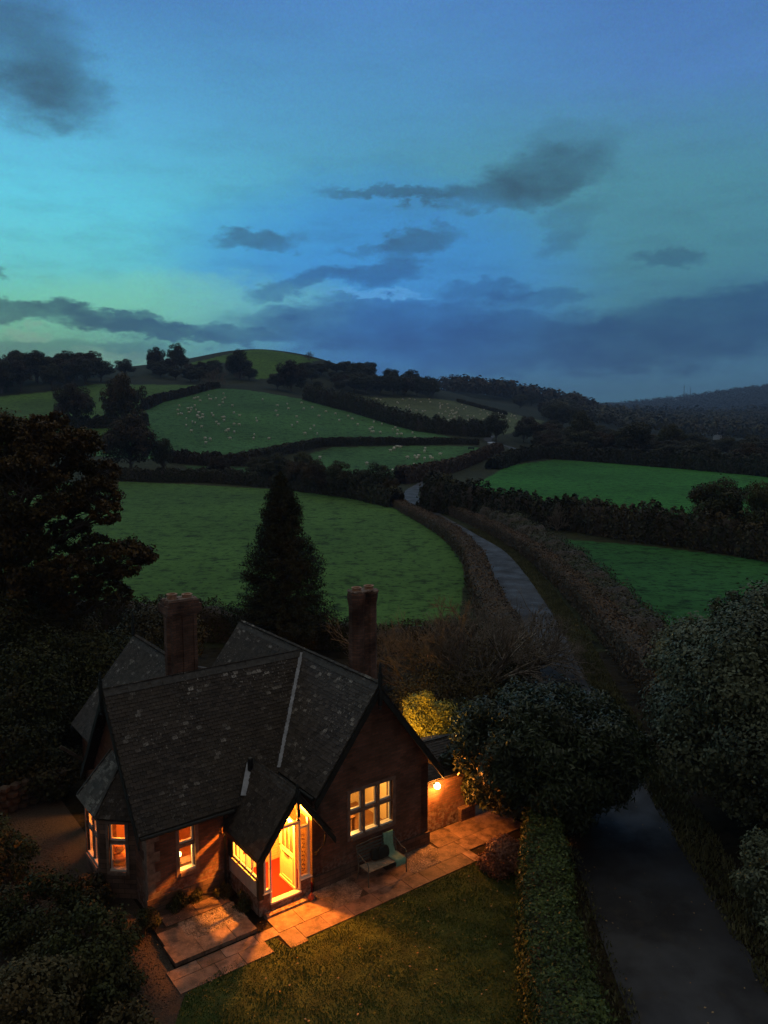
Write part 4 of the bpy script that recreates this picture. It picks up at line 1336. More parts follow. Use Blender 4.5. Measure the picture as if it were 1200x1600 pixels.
# ---------------------------------------------------------------- foliage
def unit(v):
    return v / np.maximum(np.linalg.norm(v, axis=-1, keepdims=True), 1e-9)


def rdir(n):
    return unit(rng.normal(size=(n, 3)))


def leaves(cent, nrm, size, aspect=0.5):
    """diamond leaves -> verts, faces"""
    n = len(cent)
    size = np.broadcast_to(size, (n,))[:, None]
    t = unit(np.cross(nrm, rdir(n)))
    bt = np.cross(nrm, t)
    u = t * size; v = bt * size * aspect
    bend = nrm * size * 0.18
    V = np.stack([cent - u, cent - v + bend, cent + u, cent + v + bend], 1).reshape(-1, 3)
    F = np.arange(n * 4).reshape(-1, 4)
    return V, F


def blobleaves(blobs, dens, size, shell=0.35, up=0.25, jitter=0.7, aspect=0.5, zmin=None, cut=None, fuzz=0.13):
    """blobs: (x,y,z,rx,ry,rz); dens leaves per m2"""
    Cs, Ns = [], []
    for (x, y, z, rx, ry, rz) in blobs:
        area = 4 * math.pi * ((rx * ry + rx * rz + ry * rz) / 3)
        n = max(6, int(area * dens))
        d = rdir(n)
        r = 1 - shell * rng.random(n) ** 1.6
        r = r * (1 + fuzz * rng.normal(size=n))
        r *= 1 + 0.10 * np.sin(d[:, 0] * 5 + x * 3) * np.sin(d[:, 2] * 6 + y)
        p = np.array([x, y, z]) + d * np.array([rx, ry, rz]) * r[:, None]
        nn = unit(d + rdir(n) * jitter + np.array([0, 0, up]))
        Cs.append(p); Ns.append(nn)
    Cn = np.concatenate(Cs); Nn = np.concatenate(Ns)
    if zmin is not None:
        k = Cn[:, 2] > zmin; Cn, Nn = Cn[k], Nn[k]
    if cut is not None:
        k = cut(Cn); Cn, Nn = Cn[k], Nn[k]
    # drop leaves buried deep inside other blobs
    if len(blobs) < 260:
        B = np.array(blobs)
        keep = np.ones(len(Cn), bool)
        for b_ in B:
            q = ((Cn - b_[:3]) / (b_[3:] * 0.55))
            keep &= (q ** 2).sum(1) > 1
        Cn, Nn = Cn[keep], Nn[keep]
    return leaves(Cn, Nn, size * rng.uniform(0.6, 1.25, len(Cn)), aspect)


def branch_verts(paths, nside=5):
    """paths: list of (pts Nx3, radii N) -> quads"""
    V, F = [], []; base = 0
    for pts, rad in paths:
        pts = np.asarray(pts, float); rad = np.asarray(rad, float)
        d = unit(np.gradient(pts, axis=0))
        ref = np.where(np.abs(d[:, 2:3]) < 0.9, np.array([[0, 0, 1.]]), np.array([[1., 0, 0]]))
        a = unit(np.cross(d, ref)); b_ = np.cross(d, a)
        th = np.arange(nside) * 2 * math.pi / nside
        ring = pts[:, None] + (a[:, None] * np.cos(th)[None, :, None] + b_[:, None] * np.sin(th)[None, :, None]) * rad[:, None, None]
        V.append(ring.reshape(-1, 3))
        n = len(pts)
        i = np.arange(n - 1)[:, None] * nside; j = np.arange(nside)[None]; j2 = (j + 1) % nside
        F.append(np.stack([i + j, i + j2, i + nside + j2, i + nside + j], -1).reshape(-1, 4) + base)
        base += n * nside
    return np.concatenate(V), np.concatenate(F)


def wobble(p0, p1, n, amp):
    t = np.linspace(0, 1, n)[:, None]
    p = np.asarray(p0)[None] * (1 - t) + np.asarray(p1)[None] * t
    w = rng.normal(size=(n, 3)) * amp * np.sin(t * math.pi) 
    w = np.cumsum(w, 0) * 0.5
    w -= t * w[-1]
    return p + w


def tree_parts(h, w, nb, dens, leaf, mat, trunk_r=None, crown0=0.3, gap=0.0, brk=True, squash=1.0, cluster=0.2, seed=None, shape='round'):
    """returns (trunk mesh, crown mesh) with the foot at the origin"""
    blobs = []; paths = []
    tr = trunk_r or h * 0.028
    zc = h * (crown0 + (1 - crown0) / 2); rz = h * (1 - crown0) / 2
    lean = rng.normal(size=2) * 0.02 * h
    top = np.array([lean[0], lean[1], h * 0.82])
    tp = wobble((0, 0, -0.3), top, 9, 0.03 * h)
    paths.append((tp, np.linspace(tr, tr * 0.25, 9) * np.r_[1.4, np.ones(8)]))
    k = 0
    while len(blobs) < nb and k < nb * 8:
        k += 1
        d = rdir(1)[0]
        if shape == 'round' and d[2] < -0.75: continue
        rr_ = rng.random() ** 0.4 * 0.86
        x, y, z = d[0] * w / 2 * rr_, d[1] * w / 2 * rr_, zc + d[2] * rz * rr_ * 0.95
        br_ = w * cluster * rng.uniform(0.55, 1.15)
        blobs.append((x, y, z, br_, br_ * rng.uniform(0.8, 1.2), br_ * rng.uniform(0.55, 0.9) * squash))
    for b_ in blobs[: min(len(blobs), 40)]:
        zz = max(0.12, min(0.95, (b_[2] / h) * 0.7 - 0.05))
        i = zz * 8; i0 = int(i); s_ = tp[i0] + (tp[min(8, i0 + 1)] - tp[i0]) * (i - i0)
        pp = wobble(s_, b_[:3], 6, 0.02 * h)
        paths.append((pp, np.linspace(tr * 0.42 * (1 - zz * 0.4), tr * 0.07, 6)))
        for _ in range(2):
            e = np.array(b_[:3]) + rdir(1)[0] * b_[3] * 0.9
            paths.append((wobble(pp[3], e, 4, 0.015 * h), np.linspace(tr * 0.15, tr * 0.03, 4)))
    V, F = branch_verts(paths, 5)
    tm = np_mesh('trunk', V, F, M['bark'])
    V, F = blobleaves(blobs, dens, leaf)
    cm = np_mesh('crown', V, F, M[mat])
    return tm, cm


def put_tree(name, parts, loc, rz, sc, label, cat='tree', group=None):
    r = empty(name, loc, rz, label, cat, group)
    r.scale = sc if isinstance(sc, (tuple, list)) else (sc,) * 3
    t = obj('trunk', parts[0], r); c = obj('crown', parts[1], r)
    return r


def bare_parts(h, spread, levels=5, r0=0.12, mat='twig', nmain=6, seed=0):
    paths = []
    def grow(p, d, L, r, lev):
        n = 5
        e = p + d * L
        pts = wobble(p, e, n, L * 0.07)
        paths.append((pts, np.linspace(r, r * 0.7, n)))
        if lev == 0: return
        k = rng.integers(2, 4) + (1 if lev == levels else 0)
        for _ in range(k):
            t = rng.uniform(0.35, 1.0)
            q = pts[min(n - 1, int(t * (n - 1)))]
            nd = unit(d + rdir(1)[0] * 0.75 + np.array([0, 0, 0.10]))
            grow(q, nd, L * rng.uniform(0.55, 0.85), r * 0.62, lev - 1)
    for _ in range(nmain):
        d = rdir(1)[0]; d[2] = abs(d[2]) + 0.55; d[:2] *= spread
        grow(np.array([0, 0, 0.0]), unit(d), h * 0.36, r0, levels)
    V, F = branch_verts(paths, 3)
    return np_mesh('branches', V, F, M[mat])


def hedge(name, line, w, h, leaf, dens, mat, label, cat='hedge', group=None, bumps=0.18, core=True, zoff=0.0, sticks=0.0, parent=None, topw=0.85, kind=None):
    """hedge following a ground line: leaf shell + twiggy core"""
    L = densify(np.asarray(line)[:, :2], 0.8 if np.mean(w) < 3 else 1.5)
    seg = np.linalg.norm(np.diff(L, axis=0), axis=1); s = np.r_[0, np.cumsum(seg)]
    tot = s[-1]
    wv = lambda t: np.interp(t, np.linspace(0, tot, len(w)), w) if isinstance(w, (list, tuple)) else np.full(np.shape(t), w)
    hv = lambda t: np.interp(t, np.linspace(0, tot, len(h)), h) if isinstance(h, (list, tuple)) else np.full(np.shape(t), h)
    wm = float(np.mean(wv(s))); hm = float(np.mean(hv(s)))
    n = int(tot * (wm + 2 * hm) * dens) + int((wm * hm) * dens * 2)
    ph = rng.uniform(0, 6, 4)
    def frame(t):
        x = np.interp(t, s, L[:, 0]); y = np.interp(t, s, L[:, 1])
        x2 = np.interp(t + 0.3, s, L[:, 0]); y2 = np.interp(t + 0.3, s, L[:, 1]); x1 = np.interp(t - 0.3, s, L[:, 0]); y1 = np.interp(t - 0.3, s, L[:, 1])
        d = unit(np.stack([x2 - x1, y2 - y1], -1))
        return x, y, d
    # section perimeter parameter q: 0..1 left side up, top, right side down
    def surf(t, q, inset, hs=1.0):
        x, y, d = frame(t)
        W2 = wv(t) / 2; Hh = hv(t) * hs
        per = 2 * Hh + 2 * W2 * topw
        l = q * per
        side = np.where(l < Hh, -1.0, np.where(l > Hh + 2 * W2 * topw, 1.0, (l - Hh) / np.maximum(W2 * topw, 1e-6) - 1))
        zz = np.where(l < Hh, l, np.where(l > Hh + 2 * W2 * topw, per - l, Hh))
        fr_ = zz / np.maximum(Hh, 1e-6)
        wloc = W2 * (1 - (1 - topw) * fr_ ** 2)
        lat = np.where((l < Hh) | (l > Hh + 2 * W2 * topw), side * wloc, side * W2 * topw)
        # soften the shoulders
        bump = 1 + bumps * (np.sin(t * 2.1 + ph[0]) * 0.35 + np.sin(t * 0.83 + ph[1]) * 0.35 + np.sin(t * 5.3 + lat * 4 + ph[2]) * 0.3)
        lat = lat * (1 + (bump - 1) * 0.8) * inset; zz = zz * bump * inset
        nx = np.stack([-d[:, 1], d[:, 0]], -1)
        px = x + nx[:, 0] * lat; py = y + nx[:, 1] * lat
        up = (l >= Hh) & (l <= Hh + 2 * W2 * topw)
        N = np.stack([nx[:, 0] * np.sign(lat) * ~up, nx[:, 1] * np.sign(lat) * ~up, up * 1.0], -1)
        return np.stack([px, py, zz], -1), unit(N + 1e-6)
    t = rng.uniform(0, tot, n); q = rng.uniform(0, 1, n)
    P, N = surf(t, q, 1.0)
    # end caps
    m = max(4, int(wm * hm * dens))
    for te in (0, tot):
        tt = np.full(m, te) + rng.uniform(-0.15, 0.15, m) * wm
        P2, N2 = surf(tt, rng.uniform(0, 1, m), 1.0)
        f = rng.uniform(0.0, 1, m)[:, None]
        x, y, d = frame(np.full(m, te))
        base = np.stack([x, y, P2[:, 2]], -1)
        P2 = base + (P2 - base) * f
        P = np.concatenate([P, P2]); N = np.concatenate([N, N2])
    P += rdir(len(P)) * (rng.random(len(P))[:, None] ** 1.5) * min(0.25, wm * 0.16 + leaf * 0.5)
    P[:, 2] += height(P[:, 0], P[:, 1]) + zoff
    N = unit(N + rdir(len(P)) * 0.75)
    V, F = leaves(P, N, leaf * rng.uniform(0.6, 1.3, len(P)), 0.55)
    if core:
        ns, nq = max(2, int(tot / 0.8)), 13
        tt = np.linspace(0.0, tot, ns); qq = np.linspace(0, 1, nq)
        TT, QQ = np.meshgrid(tt, qq, indexing='ij')
        CP, _ = surf(TT.ravel(), QQ.ravel(), 0.84)
        CP[:, 2] += height(CP[:, 0], CP[:, 1]) + zoff
        i = np.arange(ns - 1)[:, None] * nq; j = np.arange(nq - 1)[None]
        CF = np.stack([i + j, i + nq + j, i + nq + j + 1, i + j + 1], -1).reshape(-1, 4)
        F = np.concatenate([F, CF + len(V)]); nl = len(V) // 4
        V = np.concatenate([V, CP])
        me = np_mesh(name, V, F, [M[mat], M['bark']])
        mi = np.zeros(len(F), np.int32); mi[nl:] = 1
        me.polygons.foreach_set('material_index', mi)
    else:
        me = np_mesh(name, V, F, M[mat])
    o = obj(name, me, parent)
    if parent is None: tag(o, label, cat, group, kind)
    return o


# ---------------------------------------------------------------- garden floor (house-aligned, children-free structures)
def quadsheet(name, poly_ab, z, mat, kind='structure', label=None):
    mb = MB()
    pts = [hw(a, b_, z) for a, b_ in poly_ab]
    mb.prism([(p[0], p[1], z - 0.05) for p in pts], (0, 0, 0.05))
    o = mb.build(name, mat)
    return tag(o, kind=kind)


def slabmat(name, base):
    m, T, b = newmat(name)
    g = T.n('ShaderNodeNewGeometry'); tcn = T.n('ShaderNodeTexCoord')
    c = T.mix(g.outputs['Random Per Island'], tuple(x * 0.5 for x in base), tuple(x * 1.35 for x in base))
    n1 = T.noise(tcn.outputs['Object'], 3.2, 6, 0.65); n2 = T.noise(tcn.outputs['Object'], 26, 3)
    c = T.mix(1.0, c, T.ramp(n1.outputs['Fac'], [(0.36, 0.3), (0.6, 1.1)]), 'MULTIPLY')
    c = T.mix(T.ramp(n2.outputs['Fac'], [(0.62, 0.0), (0.68, 0.5)]), c, tuple(min(1, x * 1.9) for x in base))
    T.link(c, b.inputs['Base Color']); b.inputs['Roughness'].default_value = 0.7
    bn = T.n('ShaderNodeBump'); bn.inputs['Strength'].default_value = 0.5; bn.inputs['Distance'].default_value = 0.015
    T.link(T.m('ADD', n1.outputs['Fac'], n2.outputs['Fac']), bn.inputs['Height']); T.link(bn.outputs[0], b.inputs['Normal'])
    return m


M['flag'] = slabmat('flagstone', (0.23, 0.15, 0.11))
M['lawnsoil'] = simple('lawn_turf', (0.045, 0.065, 0.018), 0.95, 2.5, 0.35, 0.8, 0.1)
M['gravelbed'] = simple('gravel_bed', (0.075, 0.058, 0.045), 0.95, 30, 0.4, 1.0, 0.1)
M['gravel'] = slabmat('gravel_stones', (0.30, 0.23, 0.18))


def slabs(name, cells, z, th=0.05, gap=0.012):
    mb = MB()
    for (a0, a1, b0, b1) in cells:
        dz = rng.uniform(-0.004, 0.006); g = gap / 2
        p = [hw(a0 + g, b0 + g), hw(a1 - g, b0 + g), hw(a1 - g, b1 - g), hw(a0 + g, b1 - g)]
        k = len(mb.v)
        mb.v += [(q[0], q[1], z - th) for q in p] + [(q[0], q[1], z + dz) for q in p]
        for q in ((4, 5, 6, 7), (0, 1, 5, 4), (1, 2, 6, 5), (2, 3, 7, 6), (3, 0, 4, 7)):
            mb.f.append(tuple(k + i for i in q)); mb.mi.append(0); mb.uv.append(None)
    return tag(mb.build(name, M['flag']), kind='structure')


cells = []
rr0 = random.Random(3)
for (b0, b1, a0, a1) in ((-1.62, -1.05, -5.3, 0.75), (-1.05, -0.42, -5.75, -4.1), (-1.05, -0.42, -2.95, -1.35), (-1.05, -0.42, -0.35, 3.2), (-1.62, -1.12, -8.6, -6.2), (-1.12, -0.75, -8.6, -5.75), (-0.42, 0.42, 0.1, 3.5), (0.42, 1.2, 2.35, 4.2), (1.2, 2.1, 2.6, 4.4)):
    a = a0
    while a < a1 - 0.05:
        w_ = min(rr0.choice([0.62, 0.75, 0.9, 1.05]), a1 - a)
        if a1 - a - w_ < 0.3: w_ = a1 - a
        cells.append((a, a + w_, b0, b1)); a += w_
cells += [(-5.75, -5.1, -0.42, -0.22 + 0.0), (-5.1, -4.3, -0.42, -0.22), (-5.8, -5.3, -1.75, -1.05), (-2.95, -1.9, -0.42, -0.02)]
slabs('flagstone_path', cells, 0.035)
# raised terrace by the front window
tcells = [(-8.35, -7.6, -0.7, 0.05), (-7.6, -6.75, -0.7, -0.12), (-6.75, -6.17, -0.7, -0.12), (-8.3, -7.7, 0.05, 0.62), (-7.1, -6.2, 0.75, 1.25), (-8.0, -7.1, 0.75, 1.25)]
slabs('raised_terrace', tcells, 0.125, 0.1)
quadsheet('terrace_base', [(-8.3, -0.66), (-6.2, -0.66), (-6.15, 1.6), (-8.25, 1.6)], 0.09, M['gravelbed'])


def scatter_stones(name, poly_ab, n, size, z, mat='gravel', label=None):
    a = np.array(poly_ab); lo, hi = a.min(0), a.max(0)
    P = rng.uniform(lo, hi, (n * 2, 2)); P = P[inpoly(P[:, 0], P[:, 1], poly_ab)][:n]
    W2 = np.array([hw(x, y) for x, y in P]); W2[:, 2] = z
    V = []; F = []
    base = np.array([[-1, -1, -.3], [1, -1, -.3], [1, 1, -.3], [-1, 1, -.3], [-.6, -.6, .7], [.6, -.6, .7], [.6, .6, .7], [-.6, .6, .7]])
    fq = np.array([(4, 5, 6, 7), (0, 1, 5, 4), (1, 2, 6, 5), (2, 3, 7, 6), (3, 0, 4, 7)])
    m = len(W2)
    th = rng.uniform(0, 6.28, m); s_ = size * rng.uniform(0.4, 1.2, (m, 3))
    b_ = base[None] * s_[:, None]
    x = b_[..., 0] * np.cos(th)[:, None] - b_[..., 1] * np.sin(th)[:, None]; y = b_[..., 0] * np.sin(th)[:, None] + b_[..., 1] * np.cos(th)[:, None]
    V = np.stack([x, y, b_[..., 2] * 0.7], -1) + W2[:, None] + rng.uniform(-0.2, 0.2, (m, 1, 1)) * size
    F = (fq[None] + np.arange(m)[:, None, None] * 8).reshape(-1, 4)
    me = np_mesh(name, V.reshape(-1, 3), F, M[mat])
    return tag(obj(name, me), label, 'gravel', None, 'stuff')


scatter_stones('gravel', [(-7.7, -0.12), (-6.15, -0.12), (-6.15, 0.75), (-7.7, 0.75)], 2600, 0.022, 0.10, label='gravel filling the middle of the raised terrace')
scatter_stones('gravel', [(-4.15, -1.04), (-4.2, -0.06), (-2.95, -0.06), (-2.97, -0.75), (-3.3, -1.04)], 3600, 0.022, 0.02, label='gravel bed between porch and garden bench')
scatter_stones('gravel', [(-1.33, -1.04), (-1.4, -0.06), (0.0, -0.06), (0.05, -0.5), (-0.37, -1.0)], 3600, 0.022, 0.02, label='gravel bed at the right corner of the wing')
scatter_stones('gravel', [(-13.5, 8.0), (-11.5, 1.0), (-9.2, -1.8), (-8.4, -1.8), (-8.35, 1.6), (-9.0, 3.2), (-9.0, 10.5), (-13, 11.5)], 9000, 0.03, 0.01, mat='gravelbed', label='leaf strewn gravel yard along the left side of the cottage')
quadsheet('gravel_bed', [(-4.25, -1.1), (0.2, -1.1), (0.2, -0.06), (-4.25, -0.06)], 0.015, M['gravelbed'])
quadsheet('gravel_yard', [(-13.6, 8.0), (-11.6, 1.0), (-9.3, -3.5), (-8.6, -3.5), (-8.2, 1.6), (-8.2, 10.6), (-13, 11.6)], 0.012, M['gravelbed'])

# lawn
LAWN = [(0.78, -1.64), (-5.25, -1.64), (-5.82, -1.72), (-5.9, -1.14), (-6.9, -1.10), (-7.2, -1.35), (-8.5, -1.66), (-9.2, -2.6), (-10.5, -9), (-4, -12.5), (0.4, -12.5), (-2.2, -2.2)]
lw = [hw(*p) for p in LAWN[:-3]] + [(-6.0, 9.5, 0), (4.0, 9.5, 0), (4.2, 18.0, 0), (4.5, 22.2, 0), (3.6, 22.6, 0)]
lawn_xy = [(p[0], p[1]) for p in lw]
mb = MB(); mb.prism([(p[0], p[1], -0.03) for p in lw], (0, 0, 0.05)); tag(mb.build('lawn', M['lawnsoil']), kind='structure')


def blades(name, polyxy, n, hgt, z, mat, label, kind='stuff', cat='grass', wid=0.012, extra=None):
    a = np.array(polyxy)[:, :2]; lo, hi = a.min(0), a.max(0)
    P = rng.uniform(lo, hi, (int(n * 2.5), 2)); P = P[inpoly(P[:, 0], P[:, 1], polyxy)][:n]
    m = len(P)
    zz = height(P[:, 0], P[:, 1]) + z
    B = np.column_stack([P, zz])
    th = rng.uniform(0, 6.28, m)
    clump = 0.75 + 0.35 * np.sin(P[:, 0] * 3.1 + np.sin(P[:, 1] * 2.3)) * np.sin(P[:, 1] * 4.1)
    hh = hgt * rng.uniform(0.5, 1.2, m) * clump
    d = np.stack([np.cos(th), np.sin(th), np.zeros(m)], -1) * wid
    l = rdir(m) * 0.5; l[:, 2] = 1
    tip = B + l * hh[:, None]
    V = np.stack([B - d, B + d, tip + d * 0.3, tip - d * 0.3], 1).reshape(-1, 3)
    me = np_mesh(name, V, np.arange(m * 4).reshape(-1, 4), M[mat])
    return tag(obj(name, me), label, cat, None, kind)


blades('lawn_grass', lawn_xy, 90000, 0.045, 0.018, 'grassblade', 'short damp grass covering the garden lawn', wid=0.010)
# fallen leaves on lawn, path
def fallen(name, polyxy, n, size, z, label):
    a = np.array(polyxy)[:, :2]; lo, hi = a.min(0), a.max(0)
    P = rng.uniform(lo, hi, (int(n * 2.5), 2)); P = P[inpoly(P[:, 0], P[:, 1], polyxy)][:n]
    Q = np.column_stack([P, np.full(len(P), z)])
    V, F = leaves(Q, unit(np.array([0, 0, 1.]) + rdir(len(P)) * 0.35), size * rng.uniform(0.6, 1.3, len(P)), 0.7)
    return tag(obj(name, np_mesh(name, V, F, M['deadleaf'])), label, 'leaves', None, 'stuff')
fallen('fallen_leaves', lawn_xy, 180, 0.03, 0.055, 'small fallen leaves scattered over the lawn')
fallen('fallen_leaves', [hw(-8.6, -1.6)[:2], hw(0.7, -1.6)[:2], hw(3.9, 0.4)[:2], hw(0, 0)[:2], hw(-8.4, 1.5)[:2]], 200, 0.022, 0.06, 'small fallen leaves scattered over the paving')
fallen('fallen_leaves', [(5.3, 12), (9.2, 12), (9.6, 45), (11.5, 60), (8.4, 60), (6.8, 40), (5.6, 28)], 320, 0.028, 0.075, 'scattered dead leaves lying on the lane')
# rough grass verges along the lane
def offs(line, d):
    L = np.asarray(line); t = np.gradient(L, axis=0); t /= np.linalg.norm(t, axis=1)[:, None]
    return L + np.stack([t[:, 1], -t[:, 0]], 1) * d
ln = LANE[(LANE[:, 1] > 12) & (LANE[:, 1] < 92)]
vr = list(map(tuple, offs(ln, 1.55))) + list(map(tuple, offs(ln, 2.9)))[::-1]
blades('verge_grass', vr, 42000, 0.16, 0.0, 'roughgrass', 'rough grass verge between the lane and its right hand hedge', wid=0.03)
vl = list(map(tuple, offs(ln[ln[:, 1] < 60], -1.5))) + list(map(tuple, offs(ln[ln[:, 1] < 60], -2.3)))[::-1]
blades('verge_grass', vl, 9000, 0.14, 0.0, 'roughgrass', 'narrow rough verge between the lane and the garden hedge', wid=0.03)
V, F = None, None

# garden hedge (clipped privet) -----------------------------------------
hedge('clipped_hedge', [(4.75, 22.9), (4.35, 20.4), (3.95, 18.2), (3.72, 15.8), (3.6, 12.5)], [0.8, 1.1, 1.25, 1.35, 1.4], 1.45, 0.048, 850, 'privet', 'clipped green privet hedge between the lawn and the dark lane', bumps=0.07, topw=0.93)

# copper shrub ------------------------------------------------------------
def shrub(name, loc, r, hgt, nb, dens, leaf, mat, label, cat='shrub', cluster=0.38, stems=6, group=None, aspect=0.55, cutz=0.0):
    blobs = []
    for k in range(nb):
        d = rdir(1)[0]; d[2] = abs(d[2])
        q = rng.random() ** 0.5 * 0.75
        br_ = r * cluster * rng.uniform(0.7, 1.25)
        blobs.append((d[0] * r * q, d[1] * r * q, max(br_ * 0.5, hgt * (0.12 + 0.72 * d[2] * rng.uniform(0.5, 1.1))), br_, br_, br_ * 0.8))
    V, F = blobleaves(blobs, dens, leaf, aspect=aspect, zmin=cutz)
    root = empty(name, loc, 0, label, cat, group)
    paths = []
    for b_ in blobs[:stems]:
        paths.append((wobble((0, 0, -0.1), b_[:3], 6, 0.03 * hgt), np.linspace(0.03, 0.008, 6) * max(1, hgt / 2)))
    bv, bf = branch_verts(paths, 4)
    obj('stem', np_mesh('stem', bv, bf, M['bark']), root)
    obj('foliage', np_mesh('foliage', V, F, M[mat]), root)
    return root


hq = hw(1.35, -1.35)
shrub('copper_shrub', (3.45, 21.6, 0), 0.82, 1.1, 40, 620, 0.042, 'copper', 'small copper leaved shrub at the lawn corner beside the paving', cluster=0.34)
gq = hw(3.3, 4.1)
shrub('golden_shrub', gq, 1.35, 3.15, 60, 420, 0.045, 'golden', 'golden green shrub glowing in lamp light beside the lean-to', cluster=0.34)
gq = hw(2.4, 6.3)
shrub('red_shrub', gq, 0.8, 3.3, 20, 300, 0.045, 'copper', 'rust coloured shrub behind the glowing golden shrub')
gq = hw(5.2, 4.4)
shrub('garden_shrub', gq, 1.2, 2.6, 26, 300, 0.05, 'shrub', 'dark shrub between the golden shrub and the big laurel')
gq = hw(4.4, 2.2)
shrub('garden_shrub', gq, 0.7, 1.5, 16, 500, 0.04, 'privet', 'low lamp lit shrub under the laurel at the end of the paving')
for (a_, b_, r_, h_, lb_) in ((-7.4, 1.35, 0.35, 0.55, 'low plant at the foot of the front wall below the lit window'), (-6.9, 1.45, 0.28, 0.4, 'small plant against the front wall nearer the porch'),
                              (-6.2, 1.2, 0.3, 0.5, 'dark plant in the corner left of the porch'), (-6.05, 0.35, 0.28, 0.6, 'dark plant growing against the porch side wall'),
                              (-8.5, 0.9, 0.5, 0.8, 'leafy plant at the left front corner of the cottage')):
    shrub('border_plant', hw(a_, b_), r_, h_, 12, 700, 0.03, 'shrub', lb_, 'plant')

# laurel -----------------------------------------------------------------
def bigbush(name, loc, rx, ry, hgt, nb, dens, leaf, mat, label, cl=0.26, crown0=0.06, cat='tree', aspect=0.42, flat=0.8):
    blobs = []
    zc = hgt * (0.5 + crown0 / 2); rz = hgt * (0.5 - crown0 / 2)
    for k in range(nb):
        d = rdir(1)[0]; q = 0.70 + 0.17 * rng.random()
        s_ = min(rx, ry) * cl * rng.uniform(0.55, 1.3)
        if k % 5 == 0: q *= 1.16; s_ *= 0.5
        blobs.append((d[0] * rx * q, d[1] * ry * q, max(s_ * 0.6, zc + d[2] * rz * q), s_, s_, s_ * flat))
    V, F = blobleaves(blobs, dens, leaf, shell=0.55, up=0.35, jitter=0.8, aspect=aspect, zmin=0.02, fuzz=0.16)
    root = empty(name, loc, 0, label, cat)
    paths = []
    tr = hgt * 0.03
    for k in range(3):
        tp = wobble((0, 0, -0.2), (rng.normal() * rx * 0.3, rng.normal() * ry * 0.3, hgt * 0.75), 8, 0.04 * hgt)
        paths.append((tp, np.linspace(tr, tr * 0.2, 8)))
        for b_ in blobs[k::3][:16]:
            i = rng.integers(1, 6)
            paths.append((wobble(tp[i], b_[:3], 6, 0.02 * hgt), np.linspace(tr * 0.4, tr * 0.08, 6)))
    bv, bf = branch_verts(paths, 5)
    obj('trunk', np_mesh('trunk', bv, bf, M['bark']), root)
    obj('crown', np_mesh('crown', V, F, M[mat]), root)
    return root


bigbush('laurel_tree', (5.15, 24.5, 0), 3.2, 2.5, 4.35, 190, 250, 0.10, 'laurel', 'large dark glossy evergreen overhanging the lane beside the cottage', cl=0.24, aspect=0.3)
# tree on the right edge
bigbush('grey_green_tree', (13.2, 24.3, 0), 5.0, 4.6, 7.7, 230, 170, 0.075, 'silver', 'large grey green tree filling the right edge beyond the lane', cl=0.2, crown0=0.0, aspect=0.55)
bigbush('grey_green_tree', (15.6, 33.0, 0), 4.0, 3.6, 4.6, 110, 130, 0.085, 'silver', 'grey green tree behind the large one at the right edge', cl=0.22, crown0=0.0, aspect=0.55)
bigbush('grey_green_bush', (10.3, 18.4, 0), 1.4, 1.9, 2.6, 50, 260, 0.06, 'silver', 'grey green bush hanging over the near edge of the lane', cl=0.3, crown0=0.0, aspect=0.55)

# conifer -----------------------------------------------------------------
def conifer(name, loc, hgt, rad, label):
    root = empty(name, loc, 0, label, 'tree')
    Pc, Nc = [], []; paths = [(np.array([[0, 0, -0.3], [0, 0, hgt * 0.5], [0, 0, hgt * 0.97]]), np.array([0.22, 0.13, 0.02]))]
    n = 900
    for k in range(n):
        t = (k + rng.random()) / n
        z = hgt * (0.03 + 0.95 * t)
        prof = (1 - t) ** 0.72 * (0.86 + 0.18 * math.sin(t * 17) * rng.random()) * min(1, 0.75 + t * 2)
        L = max(0.12, rad * prof * rng.uniform(0.82, 1.06))
        a = rng.uniform(0, 2 * math.pi)
        d = np.array([math.cos(a), math.sin(a), 0.28])
        e = np.array([0, 0, z]) + d * L
        if k % 3 == 0: paths.append((np.array([[0, 0, z], (np.array([0, 0, z]) + e) / 2 + [0, 0, 0.05], e]), np.array([0.025, 0.015, 0.006])))
        m = int(64 * (0.5 + L / rad))
        s_ = rng.uniform(0.35, 1.04, m)[:, None]
        p = np.array([0, 0, z]) + d * L * s_ + rng.normal(size=(m, 3)) * (0.06 + 0.10 * (1.1 - s_)) * [1, 1, 1.2]
        Pc.append(p); Nc.append(unit(np.array([d[0], d[1], 0.5]) + rdir(m) * 0.8))
    P = np.concatenate(Pc); N = np.concatenate(Nc)
    V, F = leaves(P, N, 0.085 * rng.uniform(0.6, 1.4, len(P)), 0.32)
    bv, bf = branch_verts(paths, 5)
    obj('trunk', np_mesh('trunk', bv, bf, M['bark']), root)
    obj('crown', np_mesh('crown', V, F, M['conifer']), root)
    return root


conifer('conifer_tree', (-5.55, 43.0, 0), 9.9, 3.6, 'tall dark cone shaped conifer standing behind the cottage roof')

